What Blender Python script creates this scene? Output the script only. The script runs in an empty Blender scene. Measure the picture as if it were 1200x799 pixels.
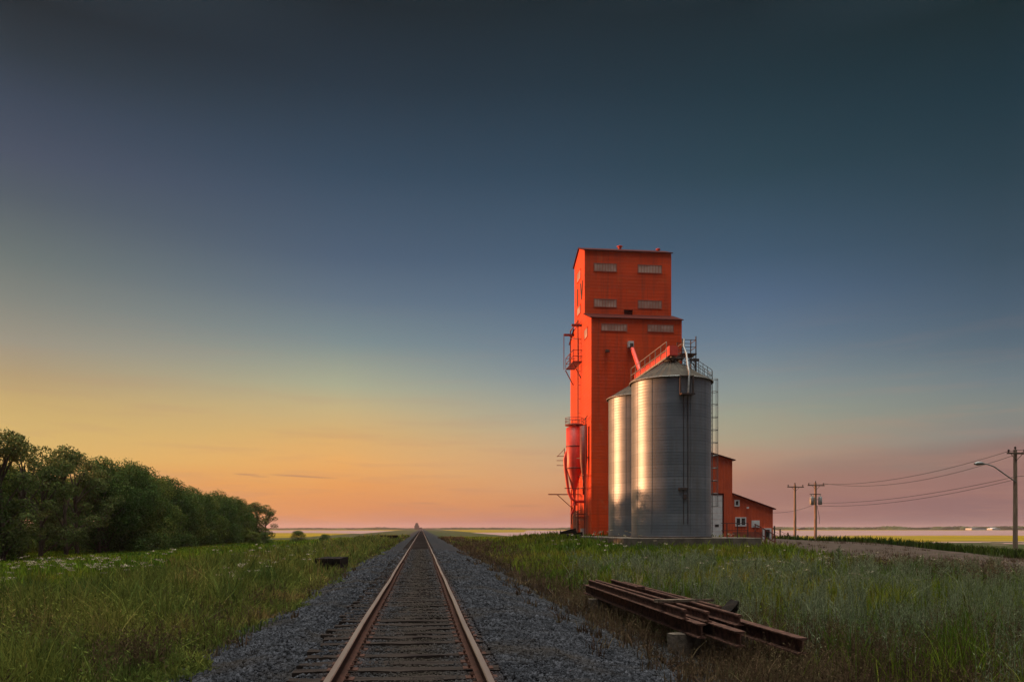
import bpy, bmesh, math, random
import numpy as np
from mathutils import Vector, Matrix
rnd = random.Random(7); rng = np.random.default_rng(7)
R = math.radians
scene = bpy.context.scene
COL = scene.collection

# ---------------------------------------------------------------- camera
cam_d = bpy.data.cameras.new('camera'); cam = bpy.data.objects.new('camera', cam_d); COL.objects.link(cam)
YAW = R(6.43); FPX = 940.0
cam.location = (0.12, 0, 1.59); cam.rotation_euler = (R(90), 0, -YAW)
cam_d.sensor_width = 36; cam_d.lens = 36*FPX/1200; cam_d.shift_y = (619-399.5)/1200
cam_d.clip_start = 0.1; cam_d.clip_end = 20000
scene.camera = cam

# ---------------------------------------------------------------- world sky
SUN_AZ, SUN_EL = R(-69), R(4.3)          # azimuth from +Y towards +X
def lin(h):
    h = h.lstrip('#'); o = []
    for i in (0, 2, 4):
        c = int(h[i:i+2], 16)/255
        o.append(c/12.92 if c <= .04045 else ((c+.055)/1.055)**2.4)
    return o
world = bpy.data.worlds.new('World'); scene.world = world; world.use_nodes = True
wt = world.node_tree; wt.nodes.clear()
def N(t, typ, **kw):
    n = t.nodes.new(typ)
    for k, v in kw.items(): setattr(n, k, v)
    return n
def M(t, op, a, b=None, c=None, clamp=False):
    n = t.nodes.new('ShaderNodeMath'); n.operation = op; n.use_clamp = clamp
    for i, v in enumerate((a, b, c)):
        if v is None: continue
        if isinstance(v, (int, float)): n.inputs[i].default_value = v
        else: t.links.new(v, n.inputs[i])
    return n.outputs[0]
def RAMP(t, fac, stops, interp='LINEAR'):
    n = t.nodes.new('ShaderNodeValToRGB'); cr = n.color_ramp; cr.interpolation = interp
    while len(cr.elements) < len(stops): cr.elements.new(0.5)
    for e, (p, c) in zip(cr.elements, stops):
        e.position = p; e.color = (c[0], c[1], c[2], 1)
    t.links.new(fac, n.inputs[0]); return n.outputs[0]
def MIXC(t, fac, a, b, mode='MIX'):
    n = t.nodes.new('ShaderNodeMix'); n.data_type = 'RGBA'; n.blend_type = mode
    for s, v in ((n.inputs[0], fac), (n.inputs[6], a), (n.inputs[7], b)):
        if isinstance(v, (int, float)): s.default_value = v
        elif isinstance(v, (tuple, list)): s.default_value = (v[0], v[1], v[2], 1)
        else: t.links.new(v, s)
    return n.outputs[2]
tc = N(wt, 'ShaderNodeTexCoord'); sep = N(wt, 'ShaderNodeSeparateXYZ'); wt.links.new(tc.outputs['Generated'], sep.inputs[0])
X, Y, Z = sep.outputs
az = M(wt, 'ARCTAN2', X, Y); el = M(wt, 'ARCSINE', Z)
cmb = N(wt, 'ShaderNodeCombineXYZ'); wt.links.new(M(wt, 'MULTIPLY', az, 3.0), cmb.inputs[0]); wt.links.new(M(wt, 'MULTIPLY', el, 16.0), cmb.inputs[1])
nz = N(wt, 'ShaderNodeTexNoise'); nz.inputs['Scale'].default_value = 1.3; nz.inputs['Detail'].default_value = 5; nz.inputs['Roughness'].default_value = .55
wt.links.new(cmb.outputs[0], nz.inputs['Vector'])
nval = M(wt, 'SUBTRACT', nz.outputs[0], 0.5)
low = M(wt, 'SUBTRACT', 1.0, M(wt, 'DIVIDE', el, 0.2), clamp=True)
elp = M(wt, 'ADD', el, M(wt, 'MULTIPLY', M(wt, 'MULTIPLY', nval, M(wt, 'ADD', 0.06, M(wt, 'MULTIPLY', M(wt, 'DIVIDE', az, 0.6, clamp=True), 0.08))), low))
EMAX = 0.8
pos = M(wt, 'DIVIDE', elp, EMAX, clamp=True)
def desat(c, k):
    g = c[0]*.25+c[1]*.65+c[2]*.1; return [g+(v-g)*k for v in c]
def column(px, rows, hi):
    a = math.atan((px-600)/FPX); st = []
    for y, c in rows: st.append((max(0, math.atan((619-y)/FPX*math.cos(a)))/EMAX, desat(lin(c), .95 if y > 440 else 1)))
    st += [(p, c) for p, c in hi]
    st.sort(key=lambda s: s[0]); return YAW+a, st
ZEN = (.20, .24, .29)
HI = [(.86, (.055, .085, .11)), (1.0, ZEN)]
cols = [
 column(30, [(619,'d08850'),(600,'dc9050'),(575,'e29a54'),(540,'dbb060'),(500,'d0ae66'),(470,'c5a668'),(440,'b09972'),(400,'969080'),(350,'7c8079'),(300,'66706f'),(230,'4f5963'),(180,'454e5f'),(120,'384353'),(60,'2a343d'),(0,'20272c')], HI),
 column(400, [(619,'c88068'),(612,'d08860'),(600,'dc8c52'),(570,'e69a50'),(540,'e8a95c'),(510,'d8ac68'),(480,'c4ae7c'),(450,'a8a98c'),(400,'7a8a8c'),(350,'5f7080'),(300,'4b5d72'),(200,'33475a'),(100,'243340'),(0,'1a242a')], HI),
 column(640, [(619,'b87868'),(610,'c48060'),(590,'d08c5c'),(560,'d29c6c'),(530,'c8a47a'),(500,'b4a688'),(470,'9a9e92'),(440,'808e94'),(400,'687c8c'),(350,'546a80'),(300,'445a70'),(200,'2e4456'),(100,'20323e'),(0,'18252b')], HI),
 column(880, [(619,'a07068'),(600,'a8746a'),(560,'b0806a'),(530,'ae9078'),(510,'a59a80'),(480,'969a88'),(450,'84908f'),(400,'64788a'),(350,'506680'),(300,'3e566c'),(200,'28414e'),(100,'1c323c'),(0,'17262c')], HI),
 column(1170, [(619,'806068'),(600,'8a6468'),(580,'9c6c68'),(545,'98706a'),(525,'8a736c'),(510,'84807a'),(480,'7c837e'),(450,'6c7a80'),(400,'546674'),(350,'44586a'),(300,'374c5c'),(200,'253c48'),(100,'18303a'),(0,'14262a')], HI)]
SUNCOL = (R(-69), [(0,(1.1,.50,.16)),(.06,(1.3,.66,.20)),(.16,(.8,.55,.22)),(.4,(.16,.165,.15)),(.55,(.07,.085,.105)),(.7,(.02,.028,.036)),(.86,(.055,.085,.11)),(1,ZEN)])
BACK = (R(120), [(0,(.075,.048,.058)),(.15,(.075,.06,.078)),(.35,(.045,.055,.08)),(.7,(.04,.052,.08)),(1,ZEN)])
seq = [SUNCOL]+cols+[BACK]
cur = RAMP(wt, pos, seq[0][1])
for (a0, _), (a1, st) in zip(seq, seq[1:]):
    f = M(wt, 'DIVIDE', M(wt, 'SUBTRACT', az, a0), a1-a0, clamp=True)
    cur = MIXC(wt, f, cur, RAMP(wt, pos, st))
fb = M(wt, 'DIVIDE', M(wt, 'SUBTRACT', R(-69), az), R(30), clamp=True)
cur = MIXC(wt, fb, cur, RAMP(wt, pos, BACK[1]))
edge = M(wt, 'ADD', M(wt, 'ADD', .045, M(wt, 'MULTIPLY', az, .084)), M(wt, 'MULTIPLY', nval, .075))
bankf = M(wt, 'MULTIPLY', M(wt, 'MULTIPLY', M(wt, 'DIVIDE', M(wt, 'SUBTRACT', edge, el), .022, clamp=True), M(wt, 'DIVIDE', M(wt, 'SUBTRACT', az, .22), .25, clamp=True)), .42)
cur = MIXC(wt, bankf, cur, (.235, .140, .125))           # smoke bank low on the right
lowf = M(wt, 'SUBTRACT', 1.0, M(wt, 'DIVIDE', el, 0.28), clamp=True)
cc = N(wt, 'ShaderNodeCombineXYZ'); wt.links.new(M(wt, 'MULTIPLY', az, 5.0), cc.inputs[0]); wt.links.new(M(wt, 'MULTIPLY', el, 60.0), cc.inputs[1])
wn = N(wt, 'ShaderNodeTexNoise'); wn.inputs['Scale'].default_value = 1.0; wn.inputs['Detail'].default_value = 6; wn.inputs['Roughness'].default_value = .6; wt.links.new(cc.outputs[0], wn.inputs['Vector'])
wf = M(wt, 'MULTIPLY', M(wt, 'MULTIPLY', M(wt, 'SUBTRACT', wn.outputs[0], .5, clamp=True), 2.2), M(wt, 'POWER', lowf, 1.5), clamp=True)
cur = MIXC(wt, wf, cur, (.44, .235, .17))         # thin smoky wisps
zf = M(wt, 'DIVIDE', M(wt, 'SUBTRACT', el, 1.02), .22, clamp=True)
cur = MIXC(wt, zf, cur, (8.2, 8.1, 7.3))      # bright patch added at the zenith, out of view, to light the ground
# thin dark streak clouds low over the horizon
def streak(col, azc, half, e0, slope, w, strength):
    u = M(wt, 'SUBTRACT', az, azc)
    along = M(wt, 'SUBTRACT', 1.0, M(wt, 'POWER', M(wt, 'ABSOLUTE', M(wt, 'DIVIDE', u, half)), 2.0), clamp=True)
    ec = M(wt, 'ADD', e0, M(wt, 'MULTIPLY', u, slope))
    d = M(wt, 'DIVIDE', M(wt, 'SUBTRACT', M(wt, 'ADD', el, M(wt, 'MULTIPLY', nval, .006)), ec), w)
    g = M(wt, 'EXPONENT', M(wt, 'MULTIPLY', M(wt, 'MULTIPLY', d, d), -1.0))
    f = M(wt, 'MULTIPLY', M(wt, 'MULTIPLY', g, along), strength)
    return MIXC(wt, f, col, (.42, .20, .12))
cur = streak(cur, YAW+math.atan(-311/FPX), .016, .0636, -.02, .0009, .7)
cur = streak(cur, YAW+math.atan(-244/FPX), .042, .0627, -.045, .0009, .75)
cur = streak(cur, YAW+math.atan(-296/FPX), .012, .0615, -.03, .0008, .4)
cur = streak(cur, YAW+math.atan(10/FPX), .03, .028, 0, .0016, .35)
cur = streak(cur, YAW+math.atan(-100/FPX), .02, .031, 0, .0012, .3)
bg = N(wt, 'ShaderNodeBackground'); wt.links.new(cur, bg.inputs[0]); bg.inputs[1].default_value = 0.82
sky = N(wt, 'ShaderNodeTexSky'); sky.sky_type = 'NISHITA'; sky.sun_disc = False
sky.sun_elevation = SUN_EL; sky.sun_rotation = SUN_AZ
bg2 = N(wt, 'ShaderNodeBackground'); wt.links.new(sky.outputs[0], bg2.inputs[0]); bg2.inputs[1].default_value = 0.004
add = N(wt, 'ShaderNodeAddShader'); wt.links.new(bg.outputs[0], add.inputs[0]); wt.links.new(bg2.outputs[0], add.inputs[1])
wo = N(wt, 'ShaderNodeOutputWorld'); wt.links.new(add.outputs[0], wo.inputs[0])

# ---------------------------------------------------------------- sun
sd = bpy.data.lights.new('sun', 'SUN'); sd.energy = 5.0; sd.angle = R(0.6); sd.color = (1, .43, .18)
so = bpy.data.objects.new('sun', sd); COL.objects.link(so)
dirv = Vector((math.sin(SUN_AZ)*math.cos(SUN_EL), math.cos(SUN_AZ)*math.cos(SUN_EL), math.sin(SUN_EL)))
so.rotation_euler = dirv.to_track_quat('Z', 'Y').to_euler(); so.location = dirv*300
vs = scene.view_settings; vs.view_transform = 'Standard'; vs.look = 'None'; vs.exposure = 0.30; vs.gamma = 1; vs.use_curve_mapping = False
scene.render.engine = 'CYCLES'
scene.cycles.max_bounces = 6; scene.cycles.diffuse_bounces = 3; scene.cycles.transparent_max_bounces = 8

# ---------------------------------------------------------------- materials
MATS = {}
def base_mat(name):
    m = bpy.data.materials.new(name); m.use_nodes = True; t = m.node_tree
    b = t.nodes['Principled BSDF']; MATS[name] = m; return m, t, b
def mat(name, c1, c2=None, rough=.8, metal=0, scale=3, detail=6, bump=0, bscale=20, stretch=(1,1,1), island=0, spec=None, lo=.35, hi=.65, extra=None):
    m, t, b = base_mat(name)
    b.inputs['Roughness'].default_value = rough; b.inputs['Metallic'].default_value = metal
    b.inputs['Specular IOR Level'].default_value = spec if spec is not None else (.08 if rough >= .8 and metal == 0 else .5)
    co = N(t, 'ShaderNodeTexCoord'); mp = N(t, 'ShaderNodeMapping'); t.links.new(co.outputs['Object'], mp.inputs[0]); mp.inputs['Scale'].default_value = stretch
    V = mp.outputs[0]
    c2 = c2 or tuple(x*.7 for x in c1)
    n = N(t, 'ShaderNodeTexNoise'); n.inputs['Scale'].default_value = scale; n.inputs['Detail'].default_value = detail; t.links.new(V, n.inputs['Vector'])
    col = RAMP(t, n.outputs[0], [(lo, c1), (hi, c2)])
    if island:
        g = N(t, 'ShaderNodeNewGeometry')
        v = M(t, 'ADD', M(t, 'MULTIPLY', g.outputs['Random Per Island'], 2*island), 1-island)
        hs = N(t, 'ShaderNodeHueSaturation'); t.links.new(v, hs.inputs['Value']); t.links.new(col, hs.inputs['Color']); col = hs.outputs[0]
    if extra: col = extra(t, V, col)
    t.links.new(col, b.inputs['Base Color'])
    if bump:
        n2 = N(t, 'ShaderNodeTexNoise'); n2.inputs['Scale'].default_value = bscale; n2.inputs['Detail'].default_value = 4; t.links.new(V, n2.inputs['Vector'])
        bp = N(t, 'ShaderNodeBump'); bp.inputs['Strength'].default_value = bump; bp.inputs['Distance'].default_value = .02
        t.links.new(n2.outputs[0], bp.inputs['Height']); t.links.new(bp.outputs[0], b.inputs['Normal'])
    return m
def ribs(m, axis, period, dist, strength=1.0):
    """adds a regular corrugation to a material's normal"""
    t = m.node_tree; b = t.nodes['Principled BSDF']
    co = N(t, 'ShaderNodeTexCoord'); s = N(t, 'ShaderNodeSeparateXYZ'); t.links.new(co.outputs['Object'], s.inputs[0])
    w = M(t, 'SINE', M(t, 'MULTIPLY', s.outputs[axis], 2*math.pi/period))
    bp = N(t, 'ShaderNodeBump'); bp.inputs['Strength'].default_value = strength; bp.inputs['Distance'].default_value = dist
    t.links.new(w, bp.inputs['Height'])
    if b.inputs['Normal'].is_linked: t.links.new(b.inputs['Normal'].links[0].from_socket, bp.inputs['Normal'])
    t.links.new(bp.outputs[0], b.inputs['Normal'])
def bandcol(axis, period, amt, dark=(.3,.3,.3)):
    """alternating sheet tone: every cladding strip weathers a little differently"""
    def f(t, V, col):
        s = N(t, 'ShaderNodeSeparateXYZ'); co = N(t, 'ShaderNodeTexCoord'); t.links.new(co.outputs['Object'], s.inputs[0])
        q = M(t, 'FLOOR', M(t, 'DIVIDE', s.outputs[axis], period))
        wn = N(t, 'ShaderNodeTexWhiteNoise'); wn.noise_dimensions = '1D'; t.links.new(q, wn.inputs['W'])
        fr = M(t, 'FRACT', M(t, 'DIVIDE', s.outputs[axis], period))
        seam = M(t, 'LESS_THAN', fr, .06)
        f_ = M(t, 'ADD', M(t, 'MULTIPLY', wn.outputs['Value'], amt), M(t, 'MULTIPLY', seam, amt), clamp=True)
        return MIXC(t, f_, col, dark)
    return f
def weather(t, V, col):
    col = bandcol(2, 1.22, .28, (.40,.050,.012))(t, V, col)
    co = N(t, 'ShaderNodeTexCoord'); mp = N(t, 'ShaderNodeMapping'); mp.inputs['Scale'].default_value = (2.2, 2.2, .10); t.links.new(co.outputs['Object'], mp.inputs[0])
    n = N(t, 'ShaderNodeTexNoise'); n.inputs['Scale'].default_value = 1.0; n.inputs['Detail'].default_value = 8; n.inputs['Roughness'].default_value = .65; t.links.new(mp.outputs[0], n.inputs['Vector'])
    f = M(t, 'MULTIPLY', M(t, 'SUBTRACT', n.outputs[0], .50, clamp=True), 3.4, clamp=True)
    col = MIXC(t, f, col, (.34,.050,.020))
    n2 = N(t, 'ShaderNodeTexNoise'); n2.inputs['Scale'].default_value = 1.7; n2.inputs['Detail'].default_value = 7; t.links.new(co.outputs['Object'], n2.inputs['Vector'])
    f2 = M(t, 'MULTIPLY', M(t, 'SUBTRACT', n2.outputs[0], .60, clamp=True), 2.5, clamp=True)
    return MIXC(t, f2, col, (.62,.16,.06))
orange = mat('orange_painted_cladding', (.80,.074,.008), (.64,.056,.008), .6, spec=.25, scale=.5, stretch=(1,1,.6), extra=weather, lo=.35, hi=.65)
ribs(orange, 2, .30, .012, .18)
shed_red = mat('shed_cladding', (.60,.085,.020), (.50,.07,.02), .6, scale=1.2, extra=bandcol(0, .9, .2, (.34,.045,.015)))
ribs(shed_red, 0, .3, .015, .6)
trim = mat('dark_red_trim', (.085,.014,.010), rough=.85)
roof_m = mat('roof_metal', (.30,.06,.03), (.2,.05,.03), .6)
redpaint = mat('red_painted_steel', (.74,.075,.05), (.62,.06,.04), .45, scale=4)
darkred = mat('weathered_red_steel', (.22,.03,.02), (.12,.03,.02), .6, scale=4)
darksteel = mat('dark_steel', (.05,.045,.045), (.09,.05,.04), .55, metal=.3, scale=6)
greysteel = mat('grey_steel', (.28,.28,.27), (.18,.17,.16), .5, metal=.4, scale=5)
winpane = mat('faded_window_panel', (.52,.34,.28), (.36,.20,.16), .4, scale=1.3, lo=.4, hi=.6)
winframe = mat('window_frame_red', (.46,.12,.07), rough=.6)
white = mat('white_paint', (.66,.66,.66), (.55,.55,.55), .5)
glass_dark = mat('dark_window_glass', (.02,.022,.025), rough=.1, spec=.8)
concrete = mat('concrete', (.16,.13,.105), (.085,.07,.056), .9, scale=2, bump=.4)
black = mat('black_paint', (.012,.012,.014), rough=.6)
def zinc(t, V, col):
    col = bandcol(2, .82, .7, (.13,.155,.185))(t, V, col)
    co = N(t, 'ShaderNodeTexCoord'); mp = N(t, 'ShaderNodeMapping'); mp.inputs['Scale'].default_value = (1.6, 1.6, .12); t.links.new(co.outputs['Object'], mp.inputs[0])
    n = N(t, 'ShaderNodeTexNoise'); n.inputs['Scale'].default_value = 1.3; n.inputs['Detail'].default_value = 9; n.inputs['Roughness'].default_value = .7; t.links.new(mp.outputs[0], n.inputs['Vector'])
    return MIXC(t, M(t, 'MULTIPLY', M(t, 'SUBTRACT', n.outputs[0], .48, clamp=True), 3.0, clamp=True), col, (.16,.15,.14))
def galvanised():
    m = mat('galvanised_corrugated_steel', (.25,.27,.305), (.17,.195,.23), .44, metal=.5, scale=.8, stretch=(1,1,2.2), extra=zinc, lo=.3, hi=.7)
    ribs(m, 2, .205, .010, .22); return m
galv = galvanised()
galv_roof = mat('galvanised_roof', (.085,.072,.056), (.055,.046,.038), .85, scale=2)
rust = mat('rusty_beam_steel', (.105,.052,.038), (.050,.026,.020), .85, scale=9, bump=.5, bscale=40, lo=.4, hi=.6)
railrust = mat('rusty_rail_side', (.080,.036,.026), (.050,.026,.02), .85, scale=14, bump=.4, bscale=50)
railtop = mat('worn_rail_head', (.22,.16,.13), (.16,.11,.09), .45, metal=.6, scale=5, stretch=(1,.08,1))
sleeperm = mat('weathered_sleeper_wood', (.042,.031,.026), (.018,.013,.012), .95, scale=7, stretch=(.25,3,3), bump=1.0, bscale=18, lo=.35, hi=.65)
palewood = mat('bleached_timber', (.15,.12,.095), (.075,.06,.047), .95, scale=5, stretch=(3,.5,3), bump=.8)
oldwood = mat('grey_old_timber', (.17,.125,.09), (.08,.06,.045), .95, scale=5, stretch=(3,.5,3), bump=.8)
polewood = mat('pole_wood', (.34,.24,.17), (.20,.14,.10), .9, scale=4, stretch=(4,4,.3), bump=.5)
tarwood = mat('creosote_timber', (.012,.010,.009), (.025,.018,.014), .95, scale=6, bump=.8)
stone = mat('crushed_grey_rock', (.040,.041,.048), (.018,.019,.023), .85, scale=3, bump=.5, bscale=60, island=.75)
gravelm = mat('ballast_gravel', (.028,.028,.031), (.012,.012,.014), .95, scale=26, detail=8, bump=1, bscale=32, lo=.38, hi=.62,
    extra=lambda t, V, c: c)
yardm = mat('yard_gravel', (.080,.054,.040), (.046,.033,.025), .95, scale=1.2, detail=10, bump=.5, bscale=20)

# ballast: dusty brown between the rails
def dust(m):
    t = m.node_tree; b = t.nodes['Principled BSDF']; src = b.inputs['Base Color'].links[0].from_socket
    co = N(t, 'ShaderNodeTexCoord'); s = N(t, 'ShaderNodeSeparateXYZ'); t.links.new(co.outputs['Object'], s.inputs[0])
    n = N(t, 'ShaderNodeTexNoise'); n.inputs['Scale'].default_value = 1.1; n.inputs['Detail'].default_value = 5; t.links.new(co.outputs['Object'], n.inputs['Vector'])
    ax = M(t, 'ABSOLUTE', M(t, 'SUBTRACT', s.outputs[0], .05))
    f = M(t, 'MULTIPLY', M(t, 'SUBTRACT', 1.0, M(t, 'DIVIDE', ax, .75), clamp=True), M(t, 'MULTIPLY', n.outputs[0], 2.3), clamp=True)
    edge = M(t, 'MULTIPLY', M(t, 'DIVIDE', M(t, 'SUBTRACT', M(t, 'ABSOLUTE', s.outputs[0]), 2.9), .8, clamp=True), n.outputs[0])
    n3 = N(t, 'ShaderNodeTexNoise'); n3.inputs['Scale'].default_value = .55; n3.inputs['Detail'].default_value = 4; t.links.new(co.outputs['Object'], n3.inputs['Vector'])
    src = MIXC(t, M(t, 'MULTIPLY', M(t, 'SUBTRACT', n3.outputs[0], .5, clamp=True), 4.0, clamp=True), src, (.036,.029,.024))
    near = M(t, 'SUBTRACT', 1.0, M(t, 'DIVIDE', M(t, 'ABSOLUTE', M(t, 'SUBTRACT', M(t, 'ABSOLUTE', s.outputs[0]), .76)), .28), clamp=True)
    src = MIXC(t, M(t, 'MULTIPLY', near, .75), src, (.040,.022,.016))
    col = MIXC(t, f, src, (.034,.027,.022)); col = MIXC(t, edge, col, (.038,.036,.034))
    t.links.new(col, b.inputs['Base Color'])
dust(gravelm); dust(stone)

def foliage(name, c1, c2, c3=None, scale=.25, transl=.35, isl=.55, rough=.7):
    m = bpy.data.materials.new(name); m.use_nodes = True; t = m.node_tree; t.nodes.clear()
    co = N(t, 'ShaderNodeTexCoord'); n = N(t, 'ShaderNodeTexNoise'); n.inputs['Scale'].default_value = scale; n.inputs['Detail'].default_value = 3
    t.links.new(co.outputs['Object'], n.inputs['Vector'])
    st = [(.38, c1), (.55, c2)] + ([(.68, c3)] if c3 else [])
    col = RAMP(t, n.outputs[0], st)
    g = N(t, 'ShaderNodeNewGeometry')
    hs = N(t, 'ShaderNodeHueSaturation'); t.links.new(col, hs.inputs['Color'])
    t.links.new(M(t, 'ADD', M(t, 'MULTIPLY', g.outputs['Random Per Island'], 2*isl), 1-isl), hs.inputs['Value'])
    t.links.new(M(t, 'ADD', M(t, 'MULTIPLY', M(t, 'FRACT', M(t, 'MULTIPLY', g.outputs['Random Per Island'], 37.0)), .05), .475), hs.inputs['Hue'])
    d = N(t, 'ShaderNodeBsdfDiffuse'); tr = N(t, 'ShaderNodeBsdfTranslucent'); mx = N(t, 'ShaderNodeMixShader'); mx.inputs[0].default_value = transl
    t.links.new(hs.outputs[0], d.inputs[0]); t.links.new(hs.outputs[0], tr.inputs[0])
    t.links.new(d.outputs[0], mx.inputs[1]); t.links.new(tr.outputs[0], mx.inputs[2])
    o = N(t, 'ShaderNodeOutputMaterial'); t.links.new(mx.outputs[0], o.inputs[0]); MATS[name] = m; return m
f_meadow = foliage('meadow_grass', (.080,.145,.016), (.140,.195,.018), (.22,.20,.025), .12)
f_verge = foliage('verge_weeds', (.078,.105,.026), (.155,.165,.034), (.24,.165,.06), .5)
f_sage = foliage('pale_sage_weed', (.150,.175,.095), (.200,.220,.130), (.120,.150,.055), .3)
f_dry = foliage('dry_brown_weed', (.060,.038,.024), (.105,.070,.040), (.15,.11,.06), .7)
f_right = foliage('yard_side_grass', (.075,.125,.016), (.155,.180,.022), (.24,.185,.035), .12)
f_bank = foliage('dark_bank_grass', (.035,.060,.012), (.060,.080,.015), None, .2)
f_flower = foliage('cream_flower_heads', (.30,.255,.18), (.22,.17,.12), None, .5, .2)
f_tree = foliage('willow_leaves', (.045,.078,.022), (.070,.105,.028), None, .3, .3, .5)
f_tree2 = foliage('aspen_leaves', (.070,.095,.030), (.10,.115,.038), None, .3, .35, .4)
bark = mat('bark', (.10,.075,.055), (.05,.035,.028), .95, scale=6, stretch=(4,4,.5), bump=.8)

# ---------------------------------------------------------------- object helpers
def tag(o, label=None, cat=None, group=None, kind=None):
    if label: o['label'] = label
    if cat: o['category'] = cat
    if group: o['group'] = group
    if kind: o['kind'] = kind
    return o
def thing(name, label, cat, loc=(0,0,0), rz=0, group=None):
    o = bpy.data.objects.new(name, None); COL.objects.link(o); o.location = loc; o.rotation_euler = (0,0,rz); o.empty_display_size = .2
    return tag(o, label, cat, group)
def link_mesh(name, me, m, parent=None, loc=None):
    if m is not None:
        me.materials.clear()
        for x in (m if isinstance(m, (list, tuple)) else [m]): me.materials.append(x)
    o = bpy.data.objects.new(name, me); COL.objects.link(o)
    if parent is not None: o.parent = parent
    if loc is not None: o.location = loc
    return o
def copy_tree(o, parent=None):
    c = o.copy(); COL.objects.link(c)
    if parent is not None: c.parent = parent
    for ch in list(o.children): copy_tree(ch, c)
    return c
class MB:
    """collects shapes in world-like local coordinates, then links them as ONE mesh"""
    def __init__(s, off=(0,0,0)): s.v = []; s.f = []; s.mi = []; s.m = 0; s.sm = set(); s.off = Vector(off)
    def add(s, vs_, fs, smooth=False):
        b = len(s.v); s.v += [tuple(Vector(p)-s.off) for p in vs_]
        for f in fs:
            if smooth: s.sm.add(len(s.f))
            s.f.append([b+i for i in f]); s.mi.append(s.m)
        return s
    def box(s, x0, x1, y0, y1, z0, z1):
        vs_ = [(x,y,z) for z in (z0,z1) for y in (y0,y1) for x in (x0,x1)]
        return s.add(vs_, [(0,2,3,1),(4,5,7,6),(0,1,5,4),(2,6,7,3),(0,4,6,2),(1,3,7,5)])
    def bar(s, a, b, w, h=None, up=(0,0,1)):
        a = Vector(a); b = Vector(b); d = (b-a).normalized(); h = h or w
        u = Vector(up)
        if abs(d.dot(u)) > .98: u = Vector((0,1,0))
        r = d.cross(u).normalized(); u = r.cross(d)
        vs_ = [p + r*(i*w/2) + u*(j*h/2) for p in (a,b) for i, j in ((-1,-1),(1,-1),(1,1),(-1,1))]
        return s.add(vs_, [(0,3,2,1),(4,5,6,7),(0,1,5,4),(1,2,6,5),(2,3,7,6),(3,0,4,7)])
    def tube(s, pts, r, n=8, caps=True, rs=None):
        pts = [Vector(p) for p in pts]; vs_ = []; fs = []; prev = None
        for i, p in enumerate(pts):
            d = (pts[min(i+1,len(pts)-1)]-pts[max(i-1,0)]).normalized()
            if prev is None:
                u = Vector((0,0,1)) if abs(d.z) < .9 else Vector((1,0,0)); a = d.cross(u).normalized()
            else: a = (prev - d*prev.dot(d)).normalized()
            prev = a; b = d.cross(a); rr = rs[i] if rs else r
            for k in range(n):
                t = 2*math.pi*k/n; vs_.append(p + a*(math.cos(t)*rr) + b*(math.sin(t)*rr))
        for i in range(len(pts)-1):
            for k in range(n):
                k2 = (k+1) % n; fs.append((i*n+k, i*n+k2, (i+1)*n+k2, (i+1)*n+k))
        s.add(vs_, fs, True)
        if caps: s.add(vs_, []); b = len(s.v)-len(vs_); s.f += [[b+k for k in range(n)][::-1], [b+(len(pts)-1)*n+k for k in range(n)]]; s.mi += [s.m]*2
        return s
    def lathe(s, c, prof, n=48, smooth=True):
        """prof: list of (radius, z) around vertical axis through c"""
        vs_ = []; fs = []
        for r_, z in prof:
            for k in range(n):
                t = 2*math.pi*k/n; vs_.append((c[0]+math.cos(t)*r_, c[1]+math.sin(t)*r_, c[2]+z))
        for i in range(len(prof)-1):
            for k in range(n):
                k2 = (k+1) % n; fs.append((i*n+k, i*n+k2, (i+1)*n+k2, (i+1)*n+k))
        return s.add(vs_, fs, smooth)
    def prism(s, poly, axis, a, b):
        """poly in the two other axes (order x,y,z without axis), extruded along axis from a to b"""
        def P(p, w):
            q = list(p); q.insert(axis, w); return tuple(q)
        n = len(poly); vs_ = [P(p, a) for p in poly]+[P(p, b) for p in poly]
        fs = [tuple(range(n)), tuple(range(2*n-1, n-1, -1))]+[(i, i+n, (i+1) % n+n, (i+1) % n) for i in range(n)]
        return s.add(vs_, fs)
    def build(s, name, m, parent=None, loc=None, bevel=0, recalc=True):
        me = bpy.data.meshes.new(name); me.from_pydata([tuple(v) for v in s.v], [], s.f); me.update()
        for i in s.sm: me.polygons[i].use_smooth = True
        mats = m if isinstance(m, (list, tuple)) else [m]
        for x in mats: me.materials.append(x)
        for i, k in enumerate(s.mi): me.polygons[i].material_index = k
        if recalc or bevel:
            bm = bmesh.new(); bm.from_mesh(me)
            if bevel:
                bmesh.ops.bevel(bm, geom=[e for e in bm.edges], offset=bevel, segments=1, affect='EDGES')
            bmesh.ops.recalc_face_normals(bm, faces=bm.faces); bm.to_mesh(me); bm.free()
        o = bpy.data.objects.new(name, me); COL.objects.link(o)
        if parent is not None: o.parent = parent
        if loc is not None: o.location = loc
        return o
def np_mesh(name, V, F, m, parent=None, smooth=False):
    """V (n,3) float, F (k,c) int with constant corner count"""
    V = np.asarray(V, np.float32); F = np.asarray(F, np.int32); c = F.shape[1]
    me = bpy.data.meshes.new(name); me.vertices.add(len(V)); me.vertices.foreach_set('co', V.ravel())
    me.loops.add(F.size); me.loops.foreach_set('vertex_index', F.ravel())
    me.polygons.add(len(F)); me.polygons.foreach_set('loop_start', np.arange(0, F.size, c, dtype=np.int32))
    try: me.polygons.foreach_set('loop_total', np.full(len(F), c, np.int32))
    except Exception: pass
    me.update(calc_edges=True)
    if smooth: me.polygons.foreach_set('use_smooth', np.ones(len(F), bool))
    return link_mesh(name, me, m, parent)

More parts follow.
